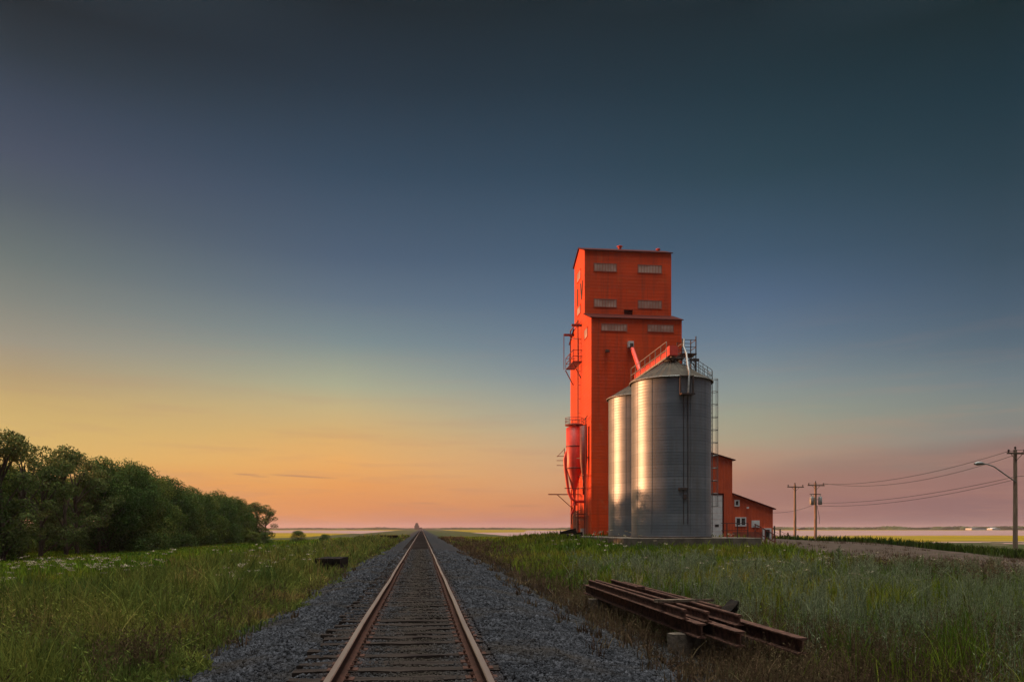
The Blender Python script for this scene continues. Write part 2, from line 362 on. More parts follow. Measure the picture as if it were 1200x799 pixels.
# ---------------------------------------------------------------- terrain
def sm(t): t = np.clip(t, 0, 1); return t*t*(3-2*t)
def vnoise(x, y, s, seed=0):
    x = np.asarray(x, float)/s+seed*17.3; y = np.asarray(y, float)/s+seed*9.1
    xi = np.floor(x); yi = np.floor(y); fx = x-xi; fy = y-yi; fx = fx*fx*(3-2*fx); fy = fy*fy*(3-2*fy)
    def h(a, b): v = np.sin(a*127.1+b*311.7+seed*74.7)*43758.5453; return v-np.floor(v)
    return (h(xi,yi)*(1-fx)+h(xi+1,yi)*fx)*(1-fy)+(h(xi,yi+1)*(1-fx)+h(xi+1,yi+1)*fx)*fy
def gz(x, y):
    x = np.asarray(x, float); y = np.asarray(y, float)
    z = -.45 - .15*sm((np.abs(x)-12)/25) - .1*sm((y-90)/60)
    z = z + 1.12*sm((y-36)/28)*sm((x-4.5)/8)*(1-sm((x-35)/9))*(1-sm((y-84)/24))
    z = z + .10*(vnoise(x, y, 6)-.5)*sm((np.abs(x)-4)/5)*(1-sm((y-150)/100))
    z = z - .3*(1-sm((np.abs(x)-3.2)/1.0)) - .18*np.exp(-((x-5.2)/1.1)**2)*(1-sm((y-30)/12))
    return z
def axis_lines(dense0, dense1, step, far0, far1, g=1.13):
    a = list(np.arange(dense0, dense1+1e-6, step)); s = step; v = dense1
    while v < far1: s *= g; v += s; a.append(v)
    s = step; v = dense0
    while v > far0: s *= g; v -= s; a.insert(0, v)
    return np.array(a)
def grid_mesh(name, xs, ys, zf, m):
    XX, YY = np.meshgrid(xs, ys); ZZ = zf(XX, YY); nx, ny = len(xs), len(ys)
    V = np.stack([XX, YY, ZZ], -1).reshape(-1, 3)
    i = np.arange(nx-1)[None, :]+nx*np.arange(ny-1)[:, None]; i = i.ravel()
    return np_mesh(name, V, np.stack([i, i+1, i+1+nx, i+nx], 1), m, smooth=True)
def shoulder(t, V, col):
    co = N(t, 'ShaderNodeTexCoord'); s = N(t, 'ShaderNodeSeparateXYZ'); t.links.new(co.outputs['Object'], s.inputs[0])
    n = N(t, 'ShaderNodeTexNoise'); n.inputs['Scale'].default_value = .8; n.inputs['Detail'].default_value = 6; t.links.new(co.outputs['Object'], n.inputs['Vector'])
    f = M(t, 'SUBTRACT', 1.0, M(t, 'DIVIDE', M(t, 'SUBTRACT', M(t, 'ADD', M(t, 'ABSOLUTE', s.outputs[0]), M(t, 'MULTIPLY', n.outputs[0], 2.0)), 5.4), .6, clamp=True), clamp=True)
    return MIXC(t, f, col, (.032,.029,.025))
soil = mat('soil_and_short_grass', (.038,.050,.013), (.050,.042,.02), .95, scale=.22, detail=9, bump=.6, bscale=6, extra=shoulder)
gx = np.unique(np.concatenate([axis_lines(-50, 50, 1.0, -7000, 7000), np.arange(-6, 6.01, .25)]))
gy = axis_lines(-12, 130, 1.0, -400, 8000)
tag(grid_mesh('ground', gx, gy, gz, soil), kind='structure')
def bed(x, y):
    ax = np.abs(x)
    z = -.018 - .44*np.clip((ax-1.75)/2.0, 0, None)**1.15
    z = z + .03*(vnoise(x, y, .45, 3)-.5) + .03*(vnoise(x, y, 2.2, 5)-.5)*(ax > 1.3) + .035*((x > 1.0) & (ax < 1.9)) - .05*sm((1.75-ax)/.25)*sm((ax-1.15)/.2)*(x < 0)
    z = z + .05*(1-sm(np.abs(ax-3.3)/.9))*(vnoise(x, y, 3.1, 8))
    return z
bx_ = np.arange(-4.2, 4.21, .14); by_ = axis_lines(-4, 45, .25, -5, 1600, 1.09)
tag(grid_mesh('track_bed', bx_, by_, bed, gravelm), kind='structure')

# gravel yard in front of the shed running along the line, and apron round the elevator
def drape(name, poly_fn, u0, u1, v0, v1, step, off, m):
    xs = np.arange(u0, u1+1e-6, step); ys = np.arange(v0, v1+1e-6, step)
    XX, YY = np.meshgrid(xs, ys); nx = len(xs); V = np.stack([XX, YY, gz(XX, YY)+off], -1).reshape(-1, 3)
    i = (np.arange(nx-1)[None, :]+nx*np.arange(len(ys)-1)[:, None]).ravel()
    F = np.stack([i, i+1, i+1+nx, i+nx], 1); C = V[F].mean(1); keep = poly_fn(C[:, 0], C[:, 1])
    return np_mesh(name, V, F[keep], m, smooth=True)
def yard_in(x, y):
    e = (vnoise(x, y, 4, 2)-.5)*3 + (vnoise(x, y, 1.2, 4)-.5)*1.2
    lane = (x > 24.2+e) & (x < 37.0+e*.6)
    apron = (x > 11.5+e) & (x < 37+e) & (y > 61+e*.5) | ((x > 14+e) & (y > 53.0+e*.4) & (x < 26))
    return lane & (y < 90) | apron & (y < 92)
tag(drape('gravel_yard', yard_in, 8, 42, -4, 93, .5, .015, yardm), kind='structure')

# far fields and shallow water strips (edges run square to the line of sight, as the survey strips do)
def strip(name, pts, z, m):
    """pts: list of (x, y_near, y_far); ragged edges"""
    V = []; F = []
    n = 160; x0, x1 = pts[0][0], pts[-1][0]
    for i in range(n+1):
        x = x0+(x1-x0)*i/n
        a = np.interp(x, [p[0] for p in pts], [p[1] for p in pts]); b = np.interp(x, [p[0] for p in pts], [p[2] for p in pts])
        w = (b-a)*.12
        a += (vnoise(x, 3, 18, 5)-.5)*w+(vnoise(x, 3, 5, 6)-.5)*w*.5; b += (vnoise(x, 9, 25, 7)-.5)*w+(vnoise(x, 9, 6, 7)-.5)*w*.4
        V += [(x, a, z), (x, max(b, a+.05), z)]
    for i in range(n): F.append((2*i, 2*i+2, 2*i+3, 2*i+1))
    return tag(np_mesh(name, V, F, m), kind='structure')
ochre = mat('ripe_yellow_green_field', (.27,.165,.010), (.17,.125,.010), .95, scale=.03, detail=10, stretch=(.3,1,1))
water_m = mat('shallow_water_sky_pink', (.31,.175,.155), (.25,.145,.13), .7, scale=.02, spec=.25)  # pink reflection of the low sky is put into the base colour
strip('field', [(40,78,420),(600,20,420)], -.66, ochre)
strip('field', [(-900,230,1500),(-40,175,1500),(5,165,1400),(60,140,1400),(800,140,1400)], -.675, ochre)
strip('water', [(-900,560,1500),(-60,420,900),(-6,300,800),(-5.2,300,600)], -.64, water_m)
strip('water', [(6,235,600),(20,215,420),(60,225,470),(120,240,900),(900,150,900)], -.64, water_m)
strip('water', [(58,104,112),(75,99,124),(100,94,128),(400,60,95)], -.64, water_m)

# ---------------------------------------------------------------- evening haze
hz = MB(); hz.box(-7300,7300,-450,8400,-2.2,34)
hm = bpy.data.materials.new('haze'); hm.use_nodes = True; ht = hm.node_tree; ht.nodes.clear()
pv = N(ht, 'ShaderNodeVolumePrincipled'); pv.inputs['Color'].default_value = (.80,.62,.66,1); pv.inputs['Density'].default_value = .00011; pv.inputs['Anisotropy'].default_value = .3
ho = N(ht, 'ShaderNodeOutputMaterial'); ht.links.new(pv.outputs[0], ho.inputs['Volume'])
tag(hz.build('haze', hm), kind='stuff')

# ---------------------------------------------------------------- railway track
trk = thing('railway_track', 'single straight railway track with two rusty rails running to the horizon', 'railway track')
def rail_mesh(x):
    prof = [(-.07,0),(.07,0),(.07,.012),(.012,.03),(.010,.125),(.034,.138),(.036,.165),(.028,.176),(-.028,.176),(-.036,.165),(-.034,.138),(-.010,.125),(-.012,.03),(-.07,.012)]
    ys = [-4+k*2 for k in range(60)]+[120+k*20 for k in range(20)]+[520+k*120 for k in range(9)]
    n = len(prof); V = []; F = []; mi = []
    for y in ys:
        dx = .006*math.sin(y*.35)+.004*math.sin(y*.9)
        for px, pz in prof: V.append((x+px+dx, y, pz+.012+.004*math.sin(y*.5)))
    for i in range(len(ys)-1):
        for k in range(n):
            k2 = (k+1) % n; F.append((i*n+k, i*n+k2, (i+1)*n+k2, (i+1)*n+k)); mi.append(1 if k in (6,7,8) else 0)
    me = bpy.data.meshes.new('rail'); me.from_pydata(V, [], F); me.update()
    me.materials.append(railrust); me.materials.append(railtop)
    for p, k in zip(me.polygons, mi): p.material_index = k
    o = link_mesh('rail', me, None, trk)
    bm = bmesh.new(); bm.from_mesh(me); bmesh.ops.recalc_face_normals(bm, faces=bm.faces); bm.to_mesh(me); bm.free()
    return o
for x in (-.755, .755): rail_mesh(x)
def rough_beam(mb, x0, x1, y0, y1, z0, z1, seed, nseg=9, jit=.012):
    r = random.Random(seed); V = []; F = []
    for i in range(nseg+1):
        x = x0+(x1-x0)*i/nseg
        if i in (0, nseg): x += r.uniform(-.03, .03)
        for (y, z) in ((y0,z0),(y1,z0),(y1,z1),((y0+y1)/2,z1),(y0,z1)):
            V.append((x+r.uniform(-.01,.01), y+r.uniform(-jit,jit), z+r.uniform(-jit,jit)*(1 if z == z1 else 0)))
    for i in range(nseg):
        for k in range(5): k2 = (k+1) % 5; F.append((i*5+k, i*5+k2, (i+1)*5+k2, (i+1)*5+k))
    F += [(0,1,2,3,4), tuple(nseg*5+k for k in (4,3,2,1,0))]
    mb.add(V, F)
sl_meshes = []
for s in range(8):
    mb = MB(); L = 1.30+rnd.uniform(-.05,.05)
    rough_beam(mb, -L-rnd.uniform(0,.08), L, -.11, .11, -.16, .008, s)
    o = mb.build('sleeper', sleeperm, trk); sl_meshes.append(o.data)
    if s: bpy.data.objects.remove(o)
    else: first_sleeper = o
pl = MB()
for sx in (-1, 1):
    pass
plate = MB(); plate.box(-.17,.17,-.09,.09,.004,.018)
for px in (-.10, .10):
    for py in (-.05, .05): plate.box(px-.012,px+.012,py-.012,py+.012,.018,.045); plate.box(px-.02,px+.02,py-.014,py+.014,.045,.055)
tp = plate.build('tie_plate', railrust, first_sleeper)
for i in range(100):
    if i == 0: o = first_sleeper; p1 = tp
    else:
        o = first_sleeper.copy(); COL.objects.link(o); o.data = sl_meshes[i % 8]; o.parent = trk
        p1 = tp.copy(); COL.objects.link(p1); p1.parent = o
    p2 = tp.copy(); COL.objects.link(p2); p2.parent = o
    o.location = (rnd.uniform(-.05,.05), 3.2+i*.535+rnd.uniform(-.03,.03), rnd.uniform(-.014,.006)); o.rotation_euler = (0, rnd.uniform(-.006,.006), rnd.uniform(-.02,.02))
    p1.location = (-.755-o.location.x, 0, 0); p2.location = (.755-o.location.x, 0, 0)
mb = MB()
for i in range(100, 900):
    y = 3.2+i*.535+rnd.uniform(-.03,.03); d = rnd.uniform(-.05,.05); mb.box(-1.33+d,1.3+d,y-.11,y+.11,-.15,.0+rnd.uniform(-.012,.008))
tag(mb.build('sleepers', sleeperm, trk, recalc=False), kind='stuff')

# loose stones on the ballast
def stones():
    ring = [(4.5, 9, 1500, .031), (9, 14, 1000, .036), (14, 22, 480, .048), (22, 36, 170, .068), (36, 60, 60, .10)]
    P = []; S = []
    for y0, y1, dens, s in ring:
        n = int(dens*(y1-y0)*8.2); x = rng.uniform(-3.75, 4.5, n); y = rng.uniform(y0, y1, n)
        keep = np.ones(n, bool)
        keep &= ~(np.abs(np.abs(x)-.755) < .08)
        inside = np.abs(x) < 1.75
        ph = np.abs(((y-3.2)/.535+.5) % 1-.5)*.535           # distance to the nearest sleeper's centre line
        on = ph < .12
        cover = vnoise(x, y, .5, 11)*.75+vnoise(x, y, 2.5, 12)*.5
        outl = (x < -.85) & (x > -1.4)
        keep &= ~(on & inside & outl & (rng.random(n) < .93))
        keep &= ~(on & (np.abs(x) < .67) & (cover < .62) & (rng.random(n) < .30))
        keep &= ~((x > -1.38) & (x < -.85) & ~on & (rng.random(n) < .45))
        keep &= ~((np.abs(x) < .5) & (rng.random(n) < .45))
        edge = np.where(x < 0, np.clip((-x-3.1)/.7, 0, 1)*.8, np.clip((x-3.3)/1.2, 0, 1)*.75); keep &= rng.random(n) > edge
        x = x[keep]; y = y[keep]; P.append(np.stack([x, y, np.where(np.abs(x) < 4.2, np.maximum(bed(x, y), gz(x, y)), gz(x, y))+s*.12], 1)); S.append(s*np.where(x > 3.5, .75, 1)*rng.uniform(.45, 1.35, len(x))*np.where((np.abs(x) < .6), .8, 1))
    P = np.concatenate(P); S = np.concatenate(S); n = len(P)
    cube = np.array([(a,b,c) for c in (-1,1) for b in (-1,1) for a in (-1,1)], float)*.5
    V = cube[None]*(1+rng.uniform(-.45,.25,(n,8,1)))*rng.uniform(.6,1.15,(n,1,3))
    q = rng.normal(size=(n,4)); q /= np.linalg.norm(q, axis=1)[:, None]; w,x,y,z = q.T
    Rm = np.stack([1-2*(y*y+z*z),2*(x*y-z*w),2*(x*z+y*w),2*(x*y+z*w),1-2*(x*x+z*z),2*(y*z-x*w),2*(x*z-y*w),2*(y*z+x*w),1-2*(x*x+y*y)],1).reshape(n,3,3)
    V = np.einsum('nij,nkj->nki', Rm, V)*S[:, None, None]+P[:, None, :]
    F = np.array([(0,2,3,1),(4,5,7,6),(0,1,5,4),(2,6,7,3),(0,4,6,2),(1,3,7,5)])
    F = (F[None]+8*np.arange(n)[:, None, None]).reshape(-1, 4)
    tag(np_mesh('ballast_stones', V.reshape(-1,3), F, stone), 'loose crushed grey rock covering the track bed', 'ballast', kind='stuff')
stones()

# ---------------------------------------------------------------- grain elevator
EX0, EX1 = 14.9, 23.05
el_ = thing('grain_elevator', 'tall orange wooden grain elevator with a raised head house beside the track', 'grain elevator', (18.97, 74, .4))
OFF = (18.97, 74, .4)
def part(name, mb_fn, m, parent=el_, **k):
    mb = MB(OFF); mb_fn(mb); return mb.build(name, m, parent, **k)
# main tower, gable facing the track (ridge runs along X)
MY0, MY1, MZ = 69, 79, 20.05; HY0, HY1, HZ = 72, 76.9, 26.95
ridge = MZ+2.6
part('tower_wall', lambda b: b.prism([(MY0,.4),(MY1,.4),(MY1,MZ),(74.3,MZ+1.8),(MY0,MZ)], 0, EX0, EX1), orange)
part('head_house_wall', lambda b: b.prism([(HY0,MZ+.7),(HY1,MZ+.7),(HY1,HZ),(74.45,HZ+.95),(HY0,HZ)], 0, EX0+.004, EX1-.004), orange)
t_ = .09
def roof_front(b):
    t = t_; b.prism([(MY0-.14,MZ-.07),(HY0-.003,MZ+1.8*(HY0-MY0)/(74.3-MY0)+.05),(HY0-.003,MZ+1.8*(HY0-MY0)/(74.3-MY0)+.05+t),(MY0-.14,MZ-.07+t)], 0, EX0-.12, EX1+.12)
def roof_back(b):
    t = t_; b.prism([(MY1+.28,MZ-.1),(HY1+.003,MZ+1.8*(MY1-HY1)/(MY1-74.3)+.05),(HY1+.003,MZ+1.8*(MY1-HY1)/(MY1-74.3)+.05+t),(MY1+.28,MZ-.1+t)], 0, EX0-.12, EX1+.12)
part('tower_roof', roof_front, trim); part('tower_roof', roof_back, trim)
part('head_house_roof', lambda b: (b.prism([(HY0-.14,HZ-.03),(74.45,HZ+.99),(74.45,HZ+1.09),(HY0-.14,HZ+.06)], 0, EX0-.12, EX1+.12),
                                   b.prism([(HY1+.25,HZ-.05),(74.45,HZ+.992),(74.45,HZ+1.092),(HY1+.25,HZ+.05)], 0, EX0-.12, EX1+.12)), trim)
part('corner_trim', lambda b: (b.box(EX0-.02,EX0+.14,MY0-.03,MY0-.003,.5,MZ-.05)), orange)
def cap(b, x, y, z, s=1):
    b.lathe((x,y,z), [(.0,0),(.2*s,0),(.2*s,.42*s),(.34*s,.42*s),(.34*s,.52*s),(0,.66*s)], 14, False)
part('roof_vent', lambda b: cap(b, 18.75, 74.3, HZ+.9, .8), redpaint)
part('roof_vent', lambda b: cap(b, 22.45, 74.2, HZ+.82, .65), redpaint)
def window(x0, x1, z0, z1, yf, n):
    f = part('window', lambda b: (b.box(x0-.06,x1+.06,yf-.05,yf-.003,z0-.06,z0), b.box(x0-.06,x1+.06,yf-.05,yf-.003,z1,z1+.06),
        b.box(x0-.06,x0,yf-.05,yf-.003,z0,z1), b.box(x1,x1+.06,yf-.05,yf-.003,z0,z1),
        [b.box(x0+(x1-x0)*k/n-.02,x0+(x1-x0)*k/n+.02,yf-.045,yf-.003,z0,z1) for k in range(1,n)]), winframe)
    mb = MB(OFF); r = random.Random(int(x0*100+z0))
    for k in range(n):
        a = x0+(x1-x0)*k/n+.02; c = x0+(x1-x0)*(k+1)/n-.02
        mb.box(a,c,yf-.03,yf-.004,z0,z1)
    o = mb.build('pane', winpane, f)
for (x0, x1) in ((15.8,17.85),(19.92,22.1)):
    window(x0, x1, 25.12, 25.78, HY0, 8); window(x0, x1, 21.86, 22.52, HY0, 8)
window(15.8, 18.05, 18.95, 19.5, MY0, 8); window(19.97, 22.25, 18.98, 19.53, MY0, 8)
def side_window(y0, y1, z0, z1):
    f = part('window', lambda b: (b.box(EX0-.05,EX0-.003,y0-.06,y1+.06,z0-.06,z0), b.box(EX0-.05,EX0-.003,y0-.06,y1+.06,z1,z1+.06),
        b.box(EX0-.05,EX0-.003,y0-.06,y0,z0,z1), b.box(EX0-.05,EX0-.003,y1,y1+.06,z0,z1)), orange)
    mb = MB(OFF); mb.box(EX0-.03,EX0-.004,y0,y1,z0,z1); mb.build('pane', winpane, f)
side_window(73.8, 75.4, 25.0, 25.8); side_window(73.8, 75.4, 21.8, 22.5); side_window(70.6, 72.0, 18.8, 19.6)
def letters(b):
    x0, x1 = EX0-.035, EX0-.006
    b.box(x0,x1,75.05,75.35,22.75,24.35)
    b.prism([(73.95,24.45),(73.65,24.45),(73.22,23.1),(73.32,22.85),(73.42,22.85)], 0, x0, x1)
    b.prism([(72.65,24.45),(72.95,24.45),(73.30,23.1),(73.312,22.85),(73.2,22.85)], 0, x0+.002, x1-.002)
part('painted_lettering', letters, black)
part('hatch', lambda b: (b.box(18.6,19.35,HY0-.06,HY0-.003,21.0,21.55), b.box(18.55,19.4,HY0-.12,HY0-.003,21.56,21.62)), trim)
part('flood_lamp', lambda b: (b.box(16.1,16.35,MY0-.4,MY0-.003,17.1,17.2), b.box(16.05,16.4,MY0-.55,MY0-.3,16.95,17.12)), darksteel)
part('exhaust_vent', lambda b: (b.box(18.1,18.55,MY0-.55,MY0-.003,17.45,17.95)), white)
part('vent_mouth', lambda b: (b.box(18.2,18.5,MY0-.6,MY0-.552,17.3,17.75)), darksteel)
# loading gear on the track side
def side_ladder(b):
    for y in (73.7, 74.15): b.tube([(EX0-.22,y,1.5),(EX0-.22,y,19.3)], .03, 5)
    for k in range(58): b.bar((EX0-.22,73.7,1.8+k*.3),(EX0-.22,74.15,1.8+k*.3),.03)
    for k in range(14): b.bar((EX0-.22,73.92,2+k*1.3),(EX0,73.92,2+k*1.3),.03)
part('ladder', side_ladder, darkred)
def balcony(b):
    x0, x1 = EX0-.8, EX0-.02; y0, y1 = 73.4, 77.2
    for k in range(12): b.bar((x0+(x1-x0)*k/11,y0,17.1),(x0+(x1-x0)*k/11,y1,17.1),.035)
    b.bar((x0,y0,17.1),(x1,y0,17.1),.08); b.bar((x0,y1,17.1),(x1,y1,17.1),.08)
    for z in (17.6, 18.15): b.bar((x0,y0,z),(x0,y1,z),.05); b.bar((x0,y0,z),(x1,y0,z),.05); b.bar((x0,y1,z),(x1,y1,z),.05)
    for y in (y0, (y0+y1)/2, y1): b.bar((x0,y,17.15),(x0,y,18.2),.05)
    for y in (73.6, 77.4):
        b.bar((x1,y,15.6),(x0,y,17.05),.08)
        b.bar((EX0-.3,y,17.15),(EX0-.3,y,21.0),.09); b.bar((EX0-.9,y,20.5),(EX0+.0,y,20.5),.2)
    b.bar((EX0-.3,73.6,20.9),(EX0-.3,77.4,20.9),.09); b.bar((EX0-.3,73.6,19.2),(EX0-.3,77.4,20.2),.07)
    b.bar((EX0-.95,77.4,17.1),(EX0-.95,77.4,20.6),.06)
part('service_balcony', balcony, darkred)
HC = (13.98, 72.2, 0)
part('hopper_tank', lambda b: b.lathe(HC, [(0,10.95),(.3,10.95),(.74,10.75),(.74,7.05),(.14,4.95),(.14,4.4),(0,4.4)], 28), redpaint)
part('tank_band', lambda b: (b.lathe(HC, [(.745,9.0),(.765,9.02),(.765,9.1),(.745,9.12)], 28), b.lathe(HC, [(.745,7.0),(.78,7.02),(.78,7.12),(.745,7.14)], 28)), darkred)
part('cyclone', lambda b: b.lathe((14.45,70.3,0), [(0,10.7),(.33,10.7),(.33,7.6),(.08,5.8),(.08,4.6),(0,4.6)], 18), darkred)
def tank_rail(b):
    for r_, z in ((.82,11.05),(.82,11.35),(.82,11.65)):
        pts = [(HC[0]+math.cos(t)*r_, HC[1]+math.sin(t)*r_, z) for t in [k*math.pi/8 for k in range(17)]]
        b.tube(pts, .025, 5)
    b.lathe(HC, [(.3,10.97),(.85,10.97),(.85,11.03),(.3,11.03)], 20)
    for k in range(8):
        t = k*math.pi/4; b.bar((HC[0]+math.cos(t)*.82,HC[1]+math.sin(t)*.82,11),(HC[0]+math.cos(t)*.82,HC[1]+math.sin(t)*.82,11.67),.035)
part('tank_railing', tank_rail, darkred)
def pipes(b):
    b.tube([(13.3,72.2,8.6),(13.1,72.2,7.9),(13.15,72.2,7.0),(13.3,72.2,6.0),(13.45,72.2,4.9),(13.7,72.0,4.3),(14.1,72,4.05),(14.85,72,4.05)], .14, 8)
part('dust_pipe', pipes, redpaint)
def brackets(b):
    for z in (7.4,7.85,8.25): b.bar((12.5,73,z),(13.4,73,z),.05)
    b.bar((13.35,73,6.9),(13.2,73,9.0),.06); b.bar((12.55,73,8.2),(13.2,73,8.9),.04)
    b.bar((11.9,74.2,4.78),(14.9,74.2,4.78),.09); b.bar((12.75,74.2,4.75),(14.85,74.2,2.9),.06)
    b.bar((12.9,71.2,5.2),(14.85,71.2,5.2),.07); b.bar((14.0,71,7.9),(14.9,70,7.9),.09)
    for y in (69.5,70.6): b.bar((14.6,y,.5),(14.6,y,6.4),.07)
    b.bar((14.45,69.3,.5),(14.45,69.3,11.3),.06); b.bar((14.6,69.35,11.5),(14.6,70.8,11.3),.06)
    for z in (2.4, 5.2, 6.3): b.bar((14.3,69.3,z),(14.3,73.5,z),.06)
    b.bar((13.9,73.2,2.0),(13.9,73.2,5.2),.07); b.bar((13.9,71.4,1.9),(13.9,71.4,4.9),.06); b.bar((13.9,71.4,2.9),(14.85,71.4,2.9),.07)
    b.box(14.0,14.86,71.6,73.4,2.55,2.63)
part('support_steel', brackets, darkred)
part('spout', lambda b: (b.tube([(13.98,72.2,4.5),(14.0,72.2,3.4),(13.7,72.2,2.9)], .12, 8), b.lathe((14.0,72.2,3.7),[(.3,0),(.12,.5)],12)), redpaint)
part('side_door', lambda b: (b.box(EX0-.06,EX0-.003,74.9,77.2,.6,3.2), b.box(EX0-.1,EX0-.003,74.8,77.3,3.2,3.3)), darkred)
part('side_door', lambda b: (b.box(EX0-.06,EX0-.003,70.0,71.1,.6,2.7), b.box(EX0-.1,EX0-.003,69.95,71.15,2.7,2.78)), shed_red)
part('utility_box', lambda b: b.box(EX0-.35,EX0-.003,71.7,72.2,.95,1.6), white)
part('foundation', lambda b: b.box(EX0-.15,EX1+.1,MY0-.15,MY1+.1,-.1,.62), concrete)

# ---------------------------------------------------------------- concrete slab and steel bins
slab = thing('concrete_slab', 'long pale concrete slab under the two steel bins', 'concrete slab', (17.4,58,.4))
mb = MB((17.4,58,.4)); mb.box(13.2,22.6,51.2,66.2,-.5,.97); mb.build('slab', concrete, slab, bevel=.03)
def make_bin(cx, cy, label):
    t = thing('steel_grain_bin', label, 'grain bin', (cx, cy, .97), 0, 'corrugated steel grain bins')
    r_, h = 2.76, 10.85; n = 96; mb = MB()
    prof = [(r_, 0)]; 
    for k in range(1, 14):
        z = h*k/13; prof += [(r_, z)]
    mb.lathe((0,0,0), prof, n); mb.build('wall', galv, t)
    mb = MB()
    for k in range(13):
        a = 2*math.pi*k/13+.06; c, s_ = math.cos(a), math.sin(a)
        mb.bar(((r_+.02)*c,(r_+.02)*s_,.02),((r_+.02)*c,(r_+.02)*s_,h-.05),.016,.012,(c,s_,0))
    mb.build('stiffener', galv, t)
    mb = MB(); pk = 1.45; nn = 30
    vs_ = []; fs = []
    for k in range(nn*2):
        a = math.pi*k/nn; e = .05 if k % 2 == 0 else 0
        vs_ += [((r_+.14)*math.cos(a),(r_+.14)*math.sin(a),h-.03+e*.9), (.45*math.cos(a),.45*math.sin(a),h+pk+e)]
    for k in range(nn*2):
        k2 = (k+1) % (nn*2); fs.append((2*k,2*k2,2*k2+1,2*k+1))
    mb.add(vs_, fs)
    mb.lathe((0,0,0), [(.45,h+pk),(.45,h+pk+.22),(.2,h+pk+.34),(0,h+pk+.34)], 18)
    mb.build('roof', galv_roof, t)
    mb = MB(); mb.lathe((0,0,0), [(r_+.13,h-.06),(r_+.17,h-.06),(r_+.17,h+.02),(r_+.13,h+.02)], 64); mb.build('eave_ring', greysteel, t)
    mb = MB(); mb.lathe((0,0,0), [(r_+.02,0),(r_+.07,0),(r_+.07,.09),(r_+.02,.09)], 64); mb.build('base_ring', darksteel, t)
    return t
bin1 = make_bin(17.6, 55, 'nearer and larger looking corrugated steel bin with ladder and roof platform')
bin2 = make_bin(17.6, 62.0, 'farther corrugated steel bin half hidden between the near bin and the orange tower')
# fittings of the near bin (local: origin at its base centre)
def bpart(name, fn, m): mb = MB(); fn(mb); return mb.build(name, m, bin1)
H = 10.85
def bin_ladder(b):
    x = 2.95
    for y in (-.22,.22): b.tube([(x,y,.3),(x,y,H+.9)], .028, 5)
    for k in range(38): b.bar((x,-.22,.4+k*.3),(x,.22,.4+k*.3),.025)
    for k in range(11):
        z = 2.2+k*.9; pts = [(x+.46*math.sin(t)+.02, -.36*math.cos(t), z) for t in [math.pi*j/8 for j in range(9)]]; b.tube([(x,-.22,z)]+pts+[(x,.22,z)], .022, 4)
    for a in (-.5,0,.5): b.bar((x+.46*math.cos(a)+.02,.36*math.sin(a),2.2),(x+.46*math.cos(a)+.02,.36*math.sin(a),11.2),.03)
    for z in (2,5,8,10.5): b.bar((2.76,0,z),(x,0,z),.03)
bpart('caged_ladder', bin_ladder, greysteel)
def roof_stairs(b):
    p0 = Vector((2.85,-.1,H+.05)); p1 = Vector((.9,-.1,H+1.25))
    for dy in (-.3,.3):
        o = Vector((0,dy,0)); b.bar(p0+o,p1+o,.05)
        for hgt in (.45,.9): b.tube([p0+o+Vector((0,0,hgt)),p1+o+Vector((0,0,hgt))], .022, 5)
        for k in range(7): q = p0.lerp(p1,k/6)+o; b.bar(q,q+Vector((0,0,.92)),.035)
    for k in range(12): q = p0.lerp(p1,k/11); b.bar(q+Vector((0,-.3,0)),q+Vector((0,.3,0)),.12,.03)
bpart('roof_stairs', roof_stairs, greysteel)
def roof_platform(b):
    z = H+1.95
    b.box(.55,1.65,-.7,.5,z,z+.06)
    for (x,y) in ((.6,-.65),(1.6,-.65),(1.6,.45),(.6,.45)):
        b.bar((x,y,H+1.45-.56*math.hypot(x,y)+.28),(x,y,z+1.05 if x < 1 else z+1.25),.06)
    for zz in (z+.5,z+1.0): b.bar((.6,-.65,zz),(1.6,-.65,zz),.035); b.bar((1.6,-.65,zz),(1.6,.45,zz),.035); b.bar((.6,.45,zz),(1.6,.45,zz),.035)
    b.bar((.6,-.65,z-.8),(1.6,-.65,z),.045); b.bar((1.6,-.65,z-1.0),(.9,-.65,z),.045); b.box(1.2,1.75,-.9,-.65,z-.5,z-.35)
    b.bar((1.5,-.9,H+.2),(1.5,-.9,z-.4),.1)
bpart('roof_platform', roof_platform, darksteel)
def eave_frame(b):
    y = -2.95
    for x in (-.28,.60): b.bar((x,y,H-1.25),(x,y,H+.02),.09)
    b.box(-.3,.64,y-.3,y+.25,H-1.3,H-1.2); b.bar((-.28,y,H-.02),(.6,y,H-.02),.06)
    b.bar((.30,y+.17,.9),(.30,y+.17,H-1.3),.035); b.bar((-.0,y+.16,.9),(-.0,y+.16,H-1.3),.03)
bpart('inspection_frame', eave_frame, darksteel)
bpart('wall_cover', lambda b: (b.box(-.35,.25,-2.86,-2.74,3.2,3.36), b.box(-.05,.2,-2.84,-2.74,2.6,2.9)), darksteel)
bpart('roof_pipe', lambda b: b.tube([(.75,-.6,H+3.0),(.62,-.9,H+2.4),(.66,-1.4,H+1.8),(.35,-2.6,H+.7),(.28,-3.12,H+.2),(.2,-3.14,H-1.25)], .07, 8), greysteel)

